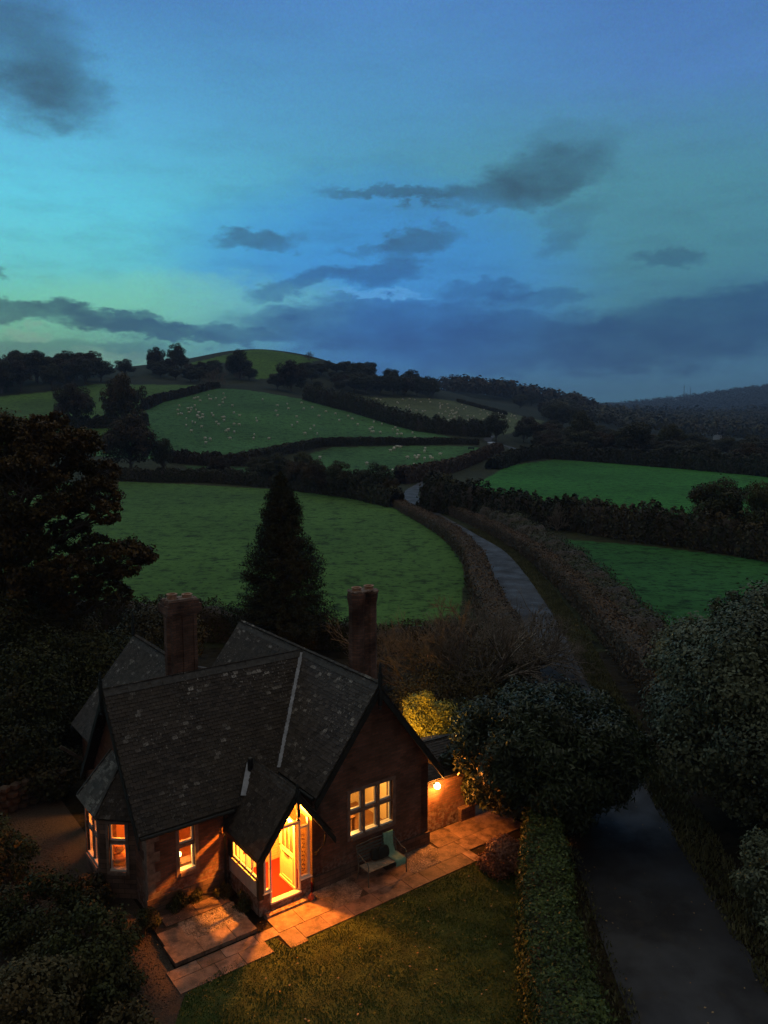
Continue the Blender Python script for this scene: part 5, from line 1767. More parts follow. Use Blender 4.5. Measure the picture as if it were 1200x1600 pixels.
# big oak on the left --------------------------------------------------------
def spreading(name, loc, blobs, dens, leaf, mat, label, tr=0.4, fork=3.0, aspect=0.6, per=34):
    root = empty(name, loc, 0, label, 'tree')
    paths = []
    tp = wobble((0, 0, -0.3), (0.2, 0.1, fork + 5), 9, 0.18)
    paths.append((tp, np.linspace(tr, tr * 0.3, 9)))
    for g in range(0, len(blobs), per):
        grp = np.array(blobs[g:g + per]); c = grp[:, :3].mean(0)
        i = int(np.clip((c[2] - 1.5) / (fork + 5) * 7, 2, 8))
        pp = wobble(tp[i], c, 9, 0.28)
        paths.append((pp, np.linspace(tr * 0.20, tr * 0.06, 9)))
        for b_ in grp:
            q = wobble(pp[rng.integers(5, 9)], b_[:3], 5, 0.12)
            paths.append((q, np.linspace(tr * 0.06, tr * 0.02, 5)))
            for _ in range(3):
                paths.append((wobble(q[3], b_[:3] + rdir(1)[0] * b_[3:] * 0.95, 4, 0.06), np.linspace(tr * 0.04, tr * 0.012, 4)))
    bv, bf = branch_verts(paths, 5)
    obj('trunk', np_mesh('trunk', bv, bf, M['bark']), root)
    V, F = blobleaves(blobs, dens, leaf, shell=0.8, jitter=0.9, aspect=aspect, fuzz=0.3)
    obj('crown', np_mesh('crown', V, F, M[mat]), root)
    return root


def pix_blobs(loc, spec, base_y, mat_n=34, spread=0.95):
    """masses given as (px, py, radius px, distance offset) about a tree at depth base_y"""
    out = []
    for (px, py, rp, dy) in spec:
        p = depthpt(px, py, base_y + dy)
        r = rp / FPX * (base_y + dy)
        for _ in range(mat_n):
            q = rdir(1)[0] * r * spread
            s_ = r * rng.uniform(0.18, 0.38)
            out.append((p[0] - loc[0] + q[0], p[1] - loc[1] + q[1], p[2] + q[2] * 0.8, s_, s_, s_ * 0.62))
    return out


OL = (-17.5, 36.5, 0)
spec = [(-30, 690, 60, 0), (20, 700, 55, 1), (70, 690, 40, -1), (115, 700, 40, 0), (40, 760, 60, -2), (110, 760, 50, 1), (150, 775, 32, 0), (-30, 780, 60, 2), (160, 740, 26, 1),
        (20, 840, 55, -1), (-40, 850, 60, 1), (165, 800, 22, -1), (150, 865, 34, 0), (200, 870, 34, -1), (225, 868, 18, 0), (110, 835, 30, 1), (100, 890, 34, -2), (60, 900, 45, 1), (160, 905, 28, 0), (185, 930, 20, -1), (120, 940, 30, 0), (20, 930, 60, -1), (-30, 950, 60, 0), (90, 655, 14, 0), (60, 665, 18, 0), (0, 668, 22, 0), (138, 690, 18, -1)]
spreading('oak_tree', OL, pix_blobs(OL, spec, 36.5), 125, 0.09, 'oak', 'big spreading oak with brown autumn leaves at the left edge', tr=0.5)

# bushes at the left and behind the cottage ----------------------------------
for (px, py, Y, r_, h_, mt, lb_) in (
        (150, 1060, 33, 2.6, 3.4, 'shrub', 'dark bush with a few yellowing leaves behind the left gable'),
        (60, 1060, 31, 2.8, 3.6, 'shrub', 'dark bush at the left edge under the oak'),
        (240, 990, 38, 2.2, 2.6, 'bramble', 'brownish bush between the oak and the left chimney'),
        (75, 1225, 26.5, 1.2, 1.2, 'bramble', 'low brownish bush on the yard beside the bay'),
        (10, 1180, 27, 2.0, 2.6, 'shrub', 'dark rounded bush beside the gravel yard at the left edge'),
        (-20, 1010, 34, 3.0, 4.2, 'shrub', 'dark tall bush cut by the left edge under the oak'),
        (70, 1010, 36, 2.4, 3.6, 'bramble', 'tangled bush below the oak crown')):
    p = depthpt(px, py, Y)
    bigbush('garden_bush', (p[0], Y, 0), r_, r_, max(1.2, p[2] + h_ * 0.5), 46, 90, 0.07, mt, lb_, cl=0.34, crown0=0.0, cat='bush', aspect=0.6)
for (x, y, r_, h_, mt, lb_) in (
        (-6.9, 17.0, 1.1, 1.7, 'shrub', 'large dark shrub in the bottom left corner before the cottage'),
        (-8.6, 18.3, 1.1, 1.7, 'shrub', 'dark shrub at the left edge near the bottom'),
        (-7.4, 15.4, 1.1, 1.5, 'bramble', 'dark brownish shrub in the very bottom left corner'),
        (-10.9, 21.0, 1.1, 1.8, 'tree_c', 'green rounded shrub at the left edge beside the gravel'),
        (-6.0, 16.2, 0.7, 0.9, 'shrub', 'low dark plant between the corner shrubs and the lawn'),
        (-7.9, 19.9, 0.7, 0.7, 'bramble', 'low brownish plant beside the gravel below the bay window'),
        (-5.3, 15.0, 0.7, 0.8, 'bramble', 'low scruffy plant at the bottom edge left of the lawn'),
):
    bigbush('garden_bush', (x, y, 0), r_, r_, h_, 46, 300, 0.05, mt, lb_, cl=0.32, crown0=0.0, cat='bush', aspect=0.6)

# boundary hedge behind the cottage
hedge('boundary_hedge', [(-24, 43.5), (-14.8, 47.3), (-9.5, 45.6), (-6.5, 45.0), (-3.8, 44.2), (0.5, 43.5), (3.6, 44.5), (6.2, 44.0)], [1.6, 1.4, 1.3, 1.5], [2.6, 2.2, 1.6, 1.2], 0.075, 130, 'shrub', 'dark boundary hedge between the back garden and the near field', bumps=0.2)

# bare tree behind the lean-to
root = empty('bare_tree', (4.3, 34.5, 0), 0, 'tangled leafless tree behind the cottage, spreading towards the lane', 'tree')
obj('branches', bare_parts(7.2, 1.5, 6, 0.12, 'twig', 9), root)
V, F = blobleaves([(rng.normal() * 2.2, rng.normal() * 1.8, rng.uniform(1.0, 3.8), 0.9, 0.9, 0.6) for _ in range(22)], 26, 0.06, shell=0.9)
obj('foliage', np_mesh('foliage', V, F, M['bramble']), root)
root = empty('bare_tree', (1.2, 36.5, 0), 0, 'smaller leafless tree just right of the right chimney', 'tree')
obj('branches', bare_parts(6.0, 1.6, 6, 0.09, 'twig', 6), root)
root = empty('bare_tree', (7.0, 40.0, 0), 0, 'twiggy leafless bush at the left edge of the lane', 'tree')
obj('branches', bare_parts(5.6, 1.7, 6, 0.08, 'twig', 7), root)
shrub('bramble_bush', (3.0, 33.5, 0), 2.6, 2.2, 36, 90, 0.06, 'bramble', 'low brown bramble under the leafless tree', 'bush')
shrub('bramble_bush', (5.6, 38.6, 0), 2.0, 1.7, 28, 90, 0.06, 'bramble', 'brown bramble beside the lane behind the leafless tree', 'bush')

# lane hedges --------------------------------------------------------------
hedge('lane_hedge', [(6.6, 38.5), (7.0, 41.7), (7.0, 49), (7.3, 60), (7.9, 69), (7.6, 78), (7.0, 86), (5.2, 97), (3.2, 108), (2.0, 116)], [2.2, 2.0, 1.9, 1.8, 1.8, 1.8, 2.0], [1.2, 1.3, 1.3, 1.3, 1.1, 0.9], 0.085, 90, 'brownhedge', 'brown trimmed hedge between the lane and the near field', bumps=0.12)
rl = [(12.8, 30), (13.0, 36), (13.2, 41.7), (13.7, 52), (13.9, 60), (13.9, 68), (13.5, 76), (12.6, 85), (11.0, 95), (8.6, 108), (7.8, 118)]
hedge('lane_hedge', rl, [1.7, 1.6, 1.4, 1.3, 1.4], [1.6, 1.4, 1.3, 1.2, 1.0], 0.085, 110, 'brownhedge', 'long brown trimmed hedge on the right side of the lane', bumps=0.12)
# scrubby strip right of it
sp_ = [(14.6, 32), (14.8, 42), (15.5, 52), (16.0, 60), (16.2, 70), (16.0, 80), (15.2, 90), (13.2, 104)]
hedge('scrub_strip', sp_, [3.0, 3.2, 3.2, 3.4, 4.2], [1.3, 1.0, 1.1, 1.6], 0.10, 55, 'scrub', 'band of weedy scrub between the lane hedge and the right fields', cat='scrub', bumps=0.5, topw=0.7)
# hedge dividing the two right fields
q = hitpoly([(880, 822), (950, 836), (1010, 845), (1080, 853), (1140, 862), (1230, 878)])
hedge('field_hedge', q, 3.4, [3.0, 3.2, 3.4, 2.6], 0.2, 34, 'bramble', 'dark overgrown hedge dividing the two right hand fields', bumps=0.3, topw=0.7)
q = hitpoly([(675, 796), (720, 802), (790, 812), (850, 820), (900, 826)])
hedge('field_hedge', q, 5.0, [4.2, 3.6, 3.0, 2.8], 0.22, 30, 'shrub', 'thick dark hedge between the lane and the upper right field', bumps=0.35, topw=0.6)
# far boundary of near field
q = hitpoly([(150, 748), (240, 752), (330, 753), (420, 760), (500, 770), (560, 778), (620, 792)])
hedge('field_hedge', q, 3.0, [2.2, 2.4, 2.6], 0.24, 26, 'tree_a', 'low dark hedge along the far edge of the near field', bumps=0.25, topw=0.6)
q = hitpoly([(395, 722), (440, 710), (500, 697), (560, 695), (650, 695), (745, 695)])
hedge('field_hedge', q, 2.4, [2.6, 2.2, 1.6], 0.28, 22, 'tree_a', 'thin curved hedge between the large and the small sheep field', bumps=0.12, topw=0.8)
q = hitpoly([(270, 722), (330, 727), (390, 727), (400, 722)])
hedge('field_hedge', q, 3.0, 2.6, 0.28, 22, 'tree_b', 'short dark hedge below the large sheep field on the left', bumps=0.3, topw=0.6)
q = hitpoly([(780, 705), (740, 722), (700, 738), (660, 750), (625, 756)])
hedge('field_hedge', q, 3.0, [2.2, 2.4, 3.0], 0.28, 22, 'brownhedge', 'hedge climbing beside the lane above the small sheep field', bumps=0.2, topw=0.7)
q = hitpoly([(770, 733), (800, 722), (840, 715), (900, 718), (980, 725), (1080, 733), (1180, 742), (1270, 752)])
hedge('field_hedge', q, 4.0, [2.4, 2.8, 3.4, 3.8, 4.0], 0.34, 20, 'tree_a', 'long dark hedge along the top of the upper right field', bumps=0.3, topw=0.6)
q = hitpoly([(480, 625), (540, 640), (600, 658), (660, 674), (720, 680), (760, 682)])
hedge('field_hedge', q, 5.0, [5.5, 5.5, 4.5, 4.5], 0.42, 14, 'tree_a', 'bushy dark hedge between the green and the olive sheep pastures', bumps=0.45, topw=0.6)
q = hitpoly([(225, 640), (250, 628), (290, 618), (340, 606)])
hedge('field_hedge', q, 3.0, [3.4, 2.8, 2.4], 0.4, 14, 'tree_b', 'short hedge above the large sheep field', bumps=0.2, topw=0.7)
q = hitpoly([(90, 668), (160, 668), (230, 664)])
hedge('field_hedge', q, 3.5, 3.2, 0.38, 16, 'tree_a', 'dark hedge crossing the left pasture', bumps=0.3, topw=0.6)
q = hitpoly([(715, 628), (760, 640), (790, 648)])
hedge('field_hedge', q, 3.0, 1.8, 0.45, 12, 'tree_a', 'low dark hedge line across the olive pasture', bumps=0.2)

# ---------------------------------------------------------------- distant trees (shared meshes)
PROTO = []
for k in range(7):
    mt = ['tree_a', 'tree_b', 'tree_c', 'tree_a', 'tree_b', 'tree_a', 'tree_c'][k]
    PROTO.append(tree_parts(10, [10, 9, 9.5, 7.5, 11, 8, 10][k], 46, 12.5, 0.23, mt, crown0=[0.12, 0.16, 0.1, 0.1, 0.14, 0.08, 0.1][k], cluster=0.17))
BARE = bare_parts(8.5, 0.75, 5, 0.16, 'twig', 5)


def dtree(name, px, base, top, wpx, kind, label, group=None, Y=None, cat='tree'):
    p = hit(px, base) if Y is None else depthpt(px, base, Y)
    if p is None: return None
    if Y is not None: p[2] = hz(p[0], p[1])
    h = (base - top) / FPX * p[1]
    w_ = wpx / FPX * p[1]
    if kind == 'bare':
        r = empty(name, p, rng.uniform(0, 6), label, cat, group)
        obj('branches', BARE, r); r.scale = (w_ / 9, w_ / 9, h / 9.0)
        return r
    pr = PROTO[kind]
    wid = [10, 9, 9.5, 7.5, 11, 8, 10][kind] * 1.12
    return put_tree(name, pr, tuple(p), rng.uniform(0, 6), (w_ / wid, w_ / wid, h / 10.3), label, cat, group)


N1 = [
    (115, 668, 597, 72, 4, 'broad round tree standing in the left pasture'),
    (195, 690, 572, 78, 1, 'tall tree rising behind the oak, nearest to the left pasture'),
    (205, 740, 645, 110, 4, 'wide dark tree behind the oak at the far edge of the near field'),
    (255, 742, 678, 36, 3, 'small dark tree right of the wide tree at the field edge'),
    (345, 748, 712, 44, 4, 'small open tree in the little field left of the thicket'),
    (245, 580, 542, 34, 4, 'rounded tree on the skyline, left one of the pair left of the hilltop'),
    (276, 576, 536, 34, 0, 'rounded tree on the skyline, right one of the pair left of the hilltop'),
    (196, 588, 560, 34, 0, 'small round tree on the skyline in the dip left of the pair'),
    (775, 690, 643, 46, 0, 'round tree where the lane climbs to the olive pasture'),
    (990, 722, 652, 66, 3, 'tall rounded dark tree behind the upper right field'),
    (905, 714, 636, 50, 5, 'tall dark tree left of the rounded one behind the upper right field'),
    (697, 797, 738, 66, 2, 'rounded olive green tree at the bend of the lane'),
    (1130, 850, 742, 120, 2, 'large spreading tree in the hedge near the right edge'),
    (1195, 862, 740, 90, 6, 'spreading green tree cut by the right edge, in the field hedge'),
    (483, 563, 541, 20, 'bare', 'lone leafless tree on the skyline right of the grassy hilltop'),
    (860, 713, 680, 44, 1, 'brownish tree on the far edge of the upper right field'),
    (1090, 731, 690, 70, 0, 'low rounded dark tree right of the tall one behind the upper right field'),
    (1170, 737, 690, 70, 4, 'dark spreading tree behind the upper right field near the right edge'),
    (945, 718, 668, 48, 1, 'brown tree between the two tall dark trees'),
    (1040, 726, 690, 60, 3, 'dark tree just right of the tall rounded tree'),
    (375, 592, 543, 44, 5, 'dense tree on the left shoulder of the grassy hilltop'),
    (455, 612, 562, 56, 4, 'wide dark tree below the grassy hilltop'),
    (335, 604, 560, 42, 'bare', 'pale twiggy tree at the wood edge above the sheep field'),
    (1050, 720, 660, 60, 2, 'round tree in the valley woods below the white house'),
    (740, 800, 750, 60, 'bare', 'leafless tree beside the lane at the corner of the upper right field'),
    (870, 830, 770, 40, 'bare', 'small leafless tree in the hedge under the upper right field'),
]
for px, b_, t_, w_, k, lb_ in N1:
    dtree('bare_tree' if k == 'bare' else 'field_tree', px, b_, t_, w_, k, lb_)

# thicket by the near field's far edge
for px, b_, t_, w_, k in ((405, 752, 712, 46, 5), (430, 758, 706, 60, 0), (462, 764, 714, 52, 1), (495, 770, 716, 56, 4), (530, 774, 718, 54, 0), (562, 776, 728, 46, 3), (592, 781, 718, 54, 5), (612, 786, 742, 30, 1), (470, 745, 706, 40, 2)):
    dtree('thicket_tree', px, b_ + 2, t_, w_, k, 'dark tree in the thicket behind the conifer at the far side of the near field', 'trees of the thicket at the far side of the near field', Y=(13 * 1250 / (b_ - 650)) * 0.99)


def fill(poly, n, hrange, wratio, label, group, name='wood_tree', kinds=(0, 1, 3, 5), dmin=0.6, bare=0.0):
    pts = []
    xs = [p[0] for p in poly]; ys = [p[1] for p in poly]
    tries = 0; cnt = 0
    while cnt < n and tries < n * 60:
        tries += 1
        px, py = rng.uniform(min(xs), max(xs)), rng.uniform(min(ys), max(ys))
        if not inpoly(np.array([px]), np.array([py]), poly)[0]: continue
        p = hit(px, py)
        if p is None: continue
        h = rng.uniform(*hrange); w_ = h * wratio * rng.uniform(0.85, 1.2)
        if any((p[0] - q[0]) ** 2 + (p[1] - q[1]) ** 2 < (dmin * w_) ** 2 for q in pts): continue
        pts.append(p); cnt += 1
        if rng.random() < bare:
            r = empty('bare_tree', p, rng.uniform(0, 6), 'leafless ' + label, 'tree', 'leafless ' + group); obj('branches', BARE, r); r.scale = (w_ / 9,) * 2 + (h / 9,)
        else:
            k = kinds[rng.integers(len(kinds))]
            wid = [10, 9, 9.5, 7.5, 11, 8, 10][k]
            put_tree(name, PROTO[k], tuple(p), rng.uniform(0, 6), (w_ / wid, w_ / wid, h / 10.3), label, 'tree', group)
    return pts


fill([(-40, 610), (-40, 585), (60, 583), (170, 585), (172, 598), (80, 608), (0, 618)], 36, (11, 16), 0.85, 'dark tree in the wood along the skyline at the far left', 'trees of the skyline wood at the far left', dmin=0.45)
fill([(290, 592), (330, 580), (385, 582), (395, 603), (340, 605), (300, 602)], 13, (6, 9), 1.1, 'dark tree in the wood on the left slope below the hilltop', 'trees of the wood left below the hilltop', dmin=0.45, bare=0.1)
fill([(425, 600), (450, 582), (500, 576), (550, 584), (550, 612), (500, 610), (430, 610)], 26, (5, 9), 1.1, 'dark tree in the wood under the grassy hilltop', 'trees of the wood under the right shoulder of the hilltop', dmin=0.42, bare=0.1)
fill([(550, 580), (600, 592), (640, 600), (690, 608), (690, 622), (600, 618), (550, 612)], 34, (9, 12), 0.9, 'dark tree in the wood along the ridge right of the hilltop', 'trees of the ridge wood right of the hilltop', dmin=0.42, bare=0.15)
fill([(250, 578), (290, 570), (300, 585), (290, 600), (230, 600), (225, 590)], 8, (6, 9), 1.0, 'small tree below the pair on the skyline', 'small trees below the skyline pair', dmin=0.5)
fill([(800, 628), (850, 636), (900, 644), (905, 668), (870, 672), (845, 650), (800, 634)], 26, (11, 15), 0.85, 'dark tree in the wood sloping down to the right valley', 'trees of the wood sloping down to the right', dmin=0.45)
fill([(860, 690), (960, 690), (1000, 705), (1200, 715), (1200, 735), (1000, 722), (860, 715)], 40, (5, 9), 1.15, 'dark tree in the belt beyond the upper right field', 'trees of the belt beyond the upper right field', dmin=0.5)
fill([(800, 690), (850, 680), (900, 690), (890, 712), (820, 708)], 10, (6, 10), 1.0, 'small dark tree beside the far hedge near the lane', 'small trees beside the far hedge near the lane', dmin=0.5)

# far woodland masses ------------------------------------------------------
def woodland(name, region, n, size, mat, label, leafn=64):
    """many far crowns as one mass"""
    (y0, y1, x0, x1) = region
    Y = np.sqrt(rng.uniform(y0 ** 2, y1 ** 2, n)); X = Y * rng.uniform(x0, x1, n)
    Z = height(X, Y)
    s_ = size * rng.uniform(0.6, 1.25, n)
    Cs = np.stack([X, Y, Z + s_ * 0.55], -1)
    d = rdir(n * leafn).reshape(n, leafn, 3); d[..., 2] = np.abs(d[..., 2]) * 1.2 - 0.15
    P = Cs[:, None] + d * s_[:, None, None] * np.array([0.55, 0.55, 0.62]) * rng.uniform(0.75, 1.05, (n, leafn, 1))
    N = unit(d + rdir(n * leafn).reshape(n, leafn, 3) * 0.5)
    V, F = leaves(P.reshape(-1, 3), N.reshape(-1, 3), np.repeat(s_ * 0.13, leafn) * rng.uniform(0.7, 1.2, n * leafn), 0.75)
    return tag(obj(name, np_mesh(name, V, F, M[mat])), label, 'woodland', None, 'stuff')


woodland('woodland', (520, 1100, 0.20, 0.60), 1300, 9, 'tree_a', 'dark valley woodland beyond the right fields')
woodland('woodland', (1100, 2600, 0.16, 0.62), 5200, 15, 'tree_a', 'hazy blue woodland covering the far hills at the right', 30)
woodland('woodland', (700, 1000, 0.07, 0.26), 420, 12, 'tree_b', 'far dark wood on the second ridge')

# sheep ----------------------------------------------------------------------
def sheep_mesh():
    mb = MB()
    blob(mb, (0, 0, 0.62), 0.52, 0.27, 0.27, 4, 0.9)
    mb.mat = 1
    blob(mb, (0.62, 0, 0.72), 0.16, 0.09, 0.11, 3, 0.9)
    for x in (-0.34, 0.34):
        for y in (-0.14, 0.14): mb.box(x - 0.035, x + 0.035, y - 0.035, y + 0.035, 0, 0.45)
    o = mb.build('sheep', [M['wool'], M['sheepface']])
    me = o.data; bpy.data.objects.remove(o)
    return me


SHM = sheep_mesh()
def sheep(poly, n, label, group, clusters=None):
    a = np.array(poly); k = 0
    xs = [p[0] for p in poly]; ys = [p[1] for p in poly]
    while k < n:
        if clusters and rng.random() < 0.6:
            c = clusters[rng.integers(len(clusters))]
            px, py = c[0] + rng.normal() * c[2], c[1] + rng.normal() * c[2] * 0.35
        else:
            px, py = rng.uniform(min(xs), max(xs)), rng.uniform(min(ys), max(ys))
        if not inpoly(np.array([px]), np.array([py]), poly)[0]: continue
        p = hit(px, py)
        if p is None: continue
        o = obj('sheep', SHM); o.location = p; o.rotation_euler = (0, 0, rng.uniform(0, 6.28)); o.scale = (1.0,) * 3
        tag(o, label, 'sheep', group); k += 1


sheep([(250, 640), (340, 612), (480, 630), (640, 676), (730, 690), (600, 690), (500, 692), (380, 705), (280, 700)], 105, 'white sheep grazing on the large green hill field', 'sheep on the large hill field', [(340, 655, 30), (290, 645, 15), (620, 680, 40), (330, 625, 20), (480, 665, 60)])
sheep([(490, 705), (600, 700), (740, 701), (690, 730), (600, 740), (500, 725)], 22, 'white sheep grazing in the small field under the curved hedge', 'sheep in the small field', [(487, 712, 8), (615, 701, 10), (650, 718, 12)])
sheep([(500, 616), (690, 626), (840, 655), (780, 672), (700, 660), (600, 635)], 85, 'white sheep grazing on the olive pasture below the ridge wood', 'sheep on the olive pasture', [(700, 642, 15), (730, 655, 25), (620, 630, 30), (790, 650, 20)])
sheep([(0, 625), (80, 618), (140, 625), (140, 690), (90, 690)], 5, 'white sheep in the left pasture behind the oak', 'sheep in the left pasture')

# small far buildings -----------------------------------------------------------
def farhouse(px, py, Y, w_, d_, h_, label):
    p = depthpt(px, py, Y); g = hz(p[0], p[1])
    z = g
    r = empty('house', (p[0], p[1], g), R(25), label, 'house')
    q = MB(); q.box(-w_ / 2, w_ / 2, -d_ / 2, d_ / 2, 0, z - g + h_)
    q.face([(-w_ / 2, -d_ / 2, z - g + h_), (-w_ / 2, d_ / 2, z - g + h_), (-w_ / 2, 0, z - g + h_ + d_ * 0.4)]); q.face([(w_ / 2, -d_ / 2, z - g + h_), (w_ / 2, d_ / 2, z - g + h_), (w_ / 2, 0, z - g + h_ + d_ * 0.4)])
    q.build('wall', M['farwhite'], r)
    q = MB(); zt2 = z - g + h_
    q.prism([(-w_ / 2 - 0.3, -d_ / 2 - 0.3, zt2), (-w_ / 2 - 0.3, 0, zt2 + d_ * 0.42), (-w_ / 2 - 0.3, d_ / 2 + 0.3, zt2), (-w_ / 2 - 0.3, 0, zt2 + d_ * 0.36)], (w_ + 0.6, 0, 0))
    rf = q.build('roof', M['ridge'], r)
    q = MB(); q.box(w_ * 0.3, w_ * 0.3 + 0.7, -0.4, 0.4, zt2 + d_ * 0.3, zt2 + d_ * 0.4 + 1.4); q.build('chimney', M['farwhite'], rf)
    for k in (-0.3, 0.05, 0.32):
        q = MB(); q.box(w_ * k - 0.5, w_ * k + 0.5, -d_ / 2 - 0.06, -d_ / 2 - 0.005, zt2 - 1.9, zt2 - 0.8); q.build('window', M['black'], r)
    return r


M['farwhite'] = simple('white_render', (0.75, 0.75, 0.75), 0.8, 3, 0.1)
farhouse(1127, 680, 560, 9, 6, 5.2, 'white house among the trees in the valley at the right')
farhouse(1062, 629, 2440, 30, 14, 9, 'white building on the far hill below the masts')
for px, hpx, lb_ in ((1068, 22, 'taller thin mast on the far wooded hill'), (1078, 15, 'shorter thin mast on the far wooded hill')):
    p = depthpt(px, 629, 2480); g = hz(p[0], p[1])
    r = empty('radio_mast', (p[0], p[1], g), 0, lb_, 'mast')
    q = MB(); hh = hpx / FPX * 2480 + 12
    for sx, sy in ((-1.5, -1), (1.5, -1), (0, 1.6)): q.beam((sx, sy, 0), (0, 0, hh), 0.5, 0.5)
    q.build('lattice', M['iron'], r)
    q = MB(); q.box(-1.6, 1.6, -0.4, 0.4, hh * 0.8, hh * 0.83); q.build('antenna', M['iron'], r)
# pale stone shelter where the lane climbs and a feeder in the small field
p = hit(768, 699)
r = empty('field_shed', tuple(p), R(15), 'small pale shed where the lane passes the end of the thin hedge', 'shed')
q = MB(); q.box(-1.0, 1.0, -0.7, 0.7, 0, 1.2); q.build('wall', M['render'], r)
q = MB(); q.prism([(-1.15, -0.85, 1.2), (1.15, -0.85, 1.2), (1.15, 0.85, 1.55), (-1.15, 0.85, 1.55)], (0, 0, 0.08)); q.build('roof', M['lead'], r)
p = hit(736, 703)
r = empty('feed_trough', tuple(p), R(5), 'dark feed trough in the small sheep field', 'trough')
q = MB(); q.box(-0.9, 0.9, -0.3, 0.3, 0.35, 0.8); q.build('body', M['black'], r)
for x in (-0.8, 0.7):
    q = MB(); q.box(x, x + 0.1, -0.28, 0.28, 0, 0.348); q.build('leg', M['black'], r)
# telegraph pole by the far hedge
p = hit(939, 716)
r = empty('telegraph_pole', tuple(p), 0, 'wooden pole with a crossbar in the hedge beyond the upper right field', 'pole')
q = MB(); q.tube([(0, 0, 0), (0, 0, 7.5)], [0.16, 0.11], 8); q.build('pole', M['oldwood'], r)
q = MB(); q.box(-0.9, 0.9, -0.06, 0.06, 6.9, 7.02); q.build('crossbar', M['oldwood'], r)

# ---------------------------------------------------------------- garden things
bench = empty('garden_bench', hw(-2.14, -0.55, 0.035), HANG, 'slatted metal garden bench against the wall under the large lit window', 'bench')
BL = 1.30
q = MB()
for k in range(7):
    y = -0.27 + k * 0.065; q.box(-BL / 2, BL / 2, y, y + 0.045, 0.43, 0.445)
q.build('seat', M['slat'], bench)
q = MB()
for k in range(5):
    z = 0.52 + k * 0.085; q.box(-BL / 2, BL / 2, 0.20 + k * 0.022, 0.212 + k * 0.022, z, z + 0.05)
q.tube([(-BL / 2, 0.32, 0.96), (0, 0.33, 0.985), (BL / 2, 0.32, 0.96)], 0.014, 6)
q.build('backrest', M['iron'], bench)
for s in (-1, 1):
    x = s * (BL / 2 + 0.015)
    q = MB(); q.tube([(x, -0.28, 0), (x, -0.26, 0.42), (x, -0.27, 0.62)], 0.016, 6)
    q.build('leg', M['iron'], bench)
    q = MB(); q.tube([(x, 0.26, 0), (x, 0.20, 0.42), (x, 0.32, 0.96)], 0.016, 6)
    q.build('leg', M['iron'], bench)
    q = MB(); q.tube([(x, -0.27, 0.62), (x, -0.22, 0.68), (x, -0.05, 0.68), (x, 0.10, 0.74), (x, 0.26, 0.80)], 0.016, 6); q.tube([(x, -0.27, 0.43), (x, 0.22, 0.43)], 0.012, 6)
    q.build('armrest', M['iron'], bench)
def thing_mesh(name, fn, mat, a, b_, z, rot, label, cat, tilt=(0, 0)):
    q = MB(); fn(q); o = q.build(name, mat, None, smooth=True)
    o.location = hw(a, b_, z); o.rotation_euler = (tilt[0], tilt[1], HANG + rot)
    return tag(o, label, cat)
thing_mesh('cushion', lambda q: blob(q, (0, 0, 0), 0.20, 0.07, 0.17, 8, 0.4), M['cushion'], -2.06, -0.50, 0.69, 0.1, 'dark square cushion leaning on the bench back beside the green throw', 'cushion', (-0.25, 0))
thing_mesh('cushion', lambda q: blob(q, (0, 0, 0), 0.18, 0.06, 0.16, 8, 0.4), M['cushion'], -2.28, -0.46, 0.67, -0.1, 'dark cushion at the left behind the front one on the bench', 'cushion', (-0.3, 0.1))
# throw draped over the back and seat
q = MB()
prof = [(0.36, 0.62), (0.37, 0.86), (0.345, 1.02), (0.29, 1.03), (0.25, 0.9), (0.20, 0.66), (0.12, 0.50), (-0.10, 0.475), (-0.27, 0.47), (-0.315, 0.42), (-0.32, 0.30)]
nx = 7
P = [[(x0 / nx * 0.34 - 0.17 + 0.03 * math.sin(j * 0.9), y + 0.008 * math.sin(x0 * 2.2 + j), z + 0.008 * math.sin(x0 * 1.9 + j * 0.6)) for x0 in range(nx + 1)] for j, (y, z) in enumerate(prof)]
for j in range(len(prof) - 1):
    for i in range(nx):
        q.face([P[j][i], P[j][i + 1], P[j + 1][i + 1], P[j + 1][i]])
        dn = lambda p: (p[0], p[1] + 0.006, p[2] - 0.014)
        q.face([dn(P[j + 1][i]), dn(P[j + 1][i + 1]), dn(P[j][i + 1]), dn(P[j][i])])
o = q.build('throw_blanket', M['trim'], None, smooth=True); o.location = hw(-1.72, -0.55, 0.04); o.rotation_euler = (0, 0, HANG)
tag(o, 'pale green throw draped over the back and seat of the bench', 'blanket')
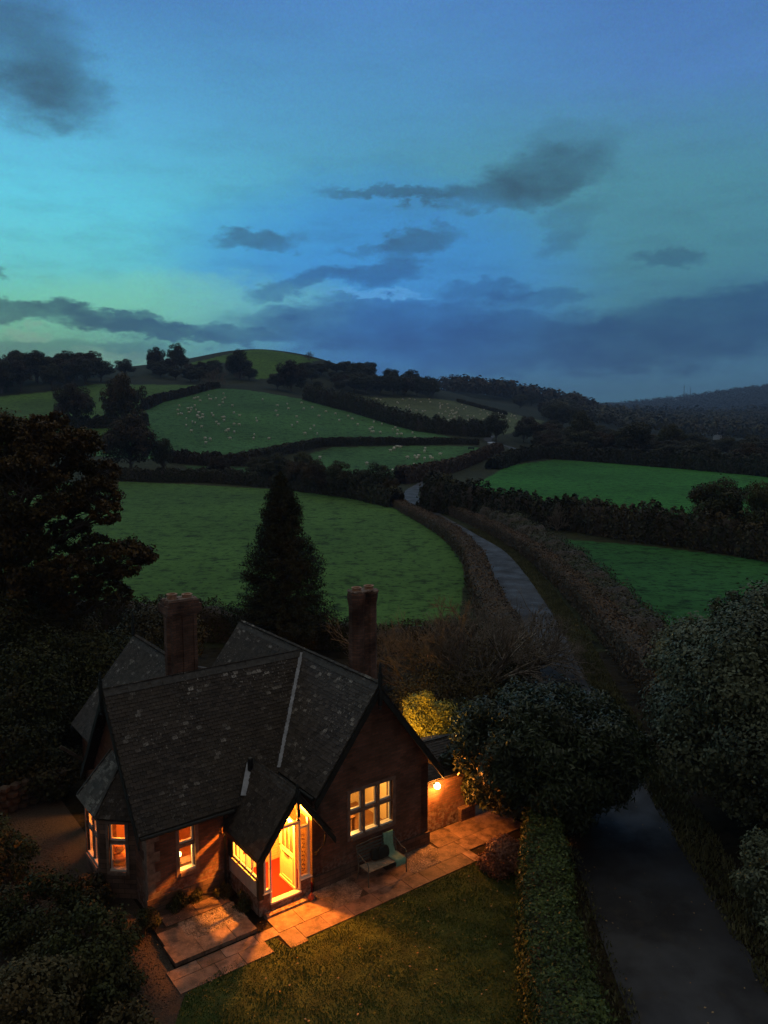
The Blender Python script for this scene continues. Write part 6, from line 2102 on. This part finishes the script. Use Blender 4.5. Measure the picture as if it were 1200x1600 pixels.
thing_mesh('terracotta_ball', lambda q: (blob(q, (0, 0, 0.095), 0.085, 0.085, 0.095, 8, 1.0), q.lathe([(0.03, 0.18), (0.035, 0.2), (0, 0.2)], (0, 0, 0), 8)), M['terra'], -4.38, -0.37, 0.04, 0, 'small round orange terracotta ornament beside the porch step', 'ornament')

# stone wall and logs at the left behind the gravel yard
sw_ = empty('stone_wall', (0, 0, 0), 0, 'low tumbled stone wall with a round stone on its end at the left of the yard', 'wall')
q = MB()
pw = [hw(-12.0, 8.2), hw(-11.2, 9.4), hw(-9.2, 9.9), hw(-8.0, 9.9)]
for a, b_ in zip(pw[:-1], pw[1:]):
    A, B_ = np.array(a), np.array(b_); L = np.linalg.norm(B_ - A); n = int(L / 0.3)
    for k in range(n):
        for lv in range(4):
            c = A + (B_ - A) * (k + 0.5 + 0.4 * (lv % 2)) / n
            blob(q, (c[0] + rng.uniform(-.03, .03), c[1], 0.13 + lv * 0.24), 0.2 * rng.uniform(.8, 1.1), 0.2, 0.13, 3, 0.6)
q.build('stonework', M['wallstone'], sw_)
q = MB(); blob(q, (pw[0][0], pw[0][1], 1.15), 0.3, 0.3, 0.24, 6, 0.8); q.build('capstone', M['wallstone'], sw_)

# ---------------------------------------------------------------- thin evening haze
hm_ = bpy.data.materials.new('haze'); hm_.use_nodes = True
T = NT(hm_.node_tree)
for nd in list(T.t.nodes): T.t.nodes.remove(nd)
o_ = T.n('ShaderNodeOutputMaterial'); pv = T.n('ShaderNodeVolumePrincipled')
pv.inputs['Color'].default_value = (0.38, 0.60, 1.0, 1); pv.inputs['Density'].default_value = 0.00020; pv.inputs['Anisotropy'].default_value = 0.0
T.link(pv.outputs[0], o_.inputs['Volume'])
q = MB(); q.box(-4700, 4700, -4700, 4700, float(GZ.min()) - 1.0, float(GZ.max()) + 50.0)
print('HAZE', GZ.min(), GZ.max(), np.hypot(GX,GY)[GZ.argmax()])
HAZE = True
if HAZE:
    tag(q.build('haze', hm_), kind='stuff')
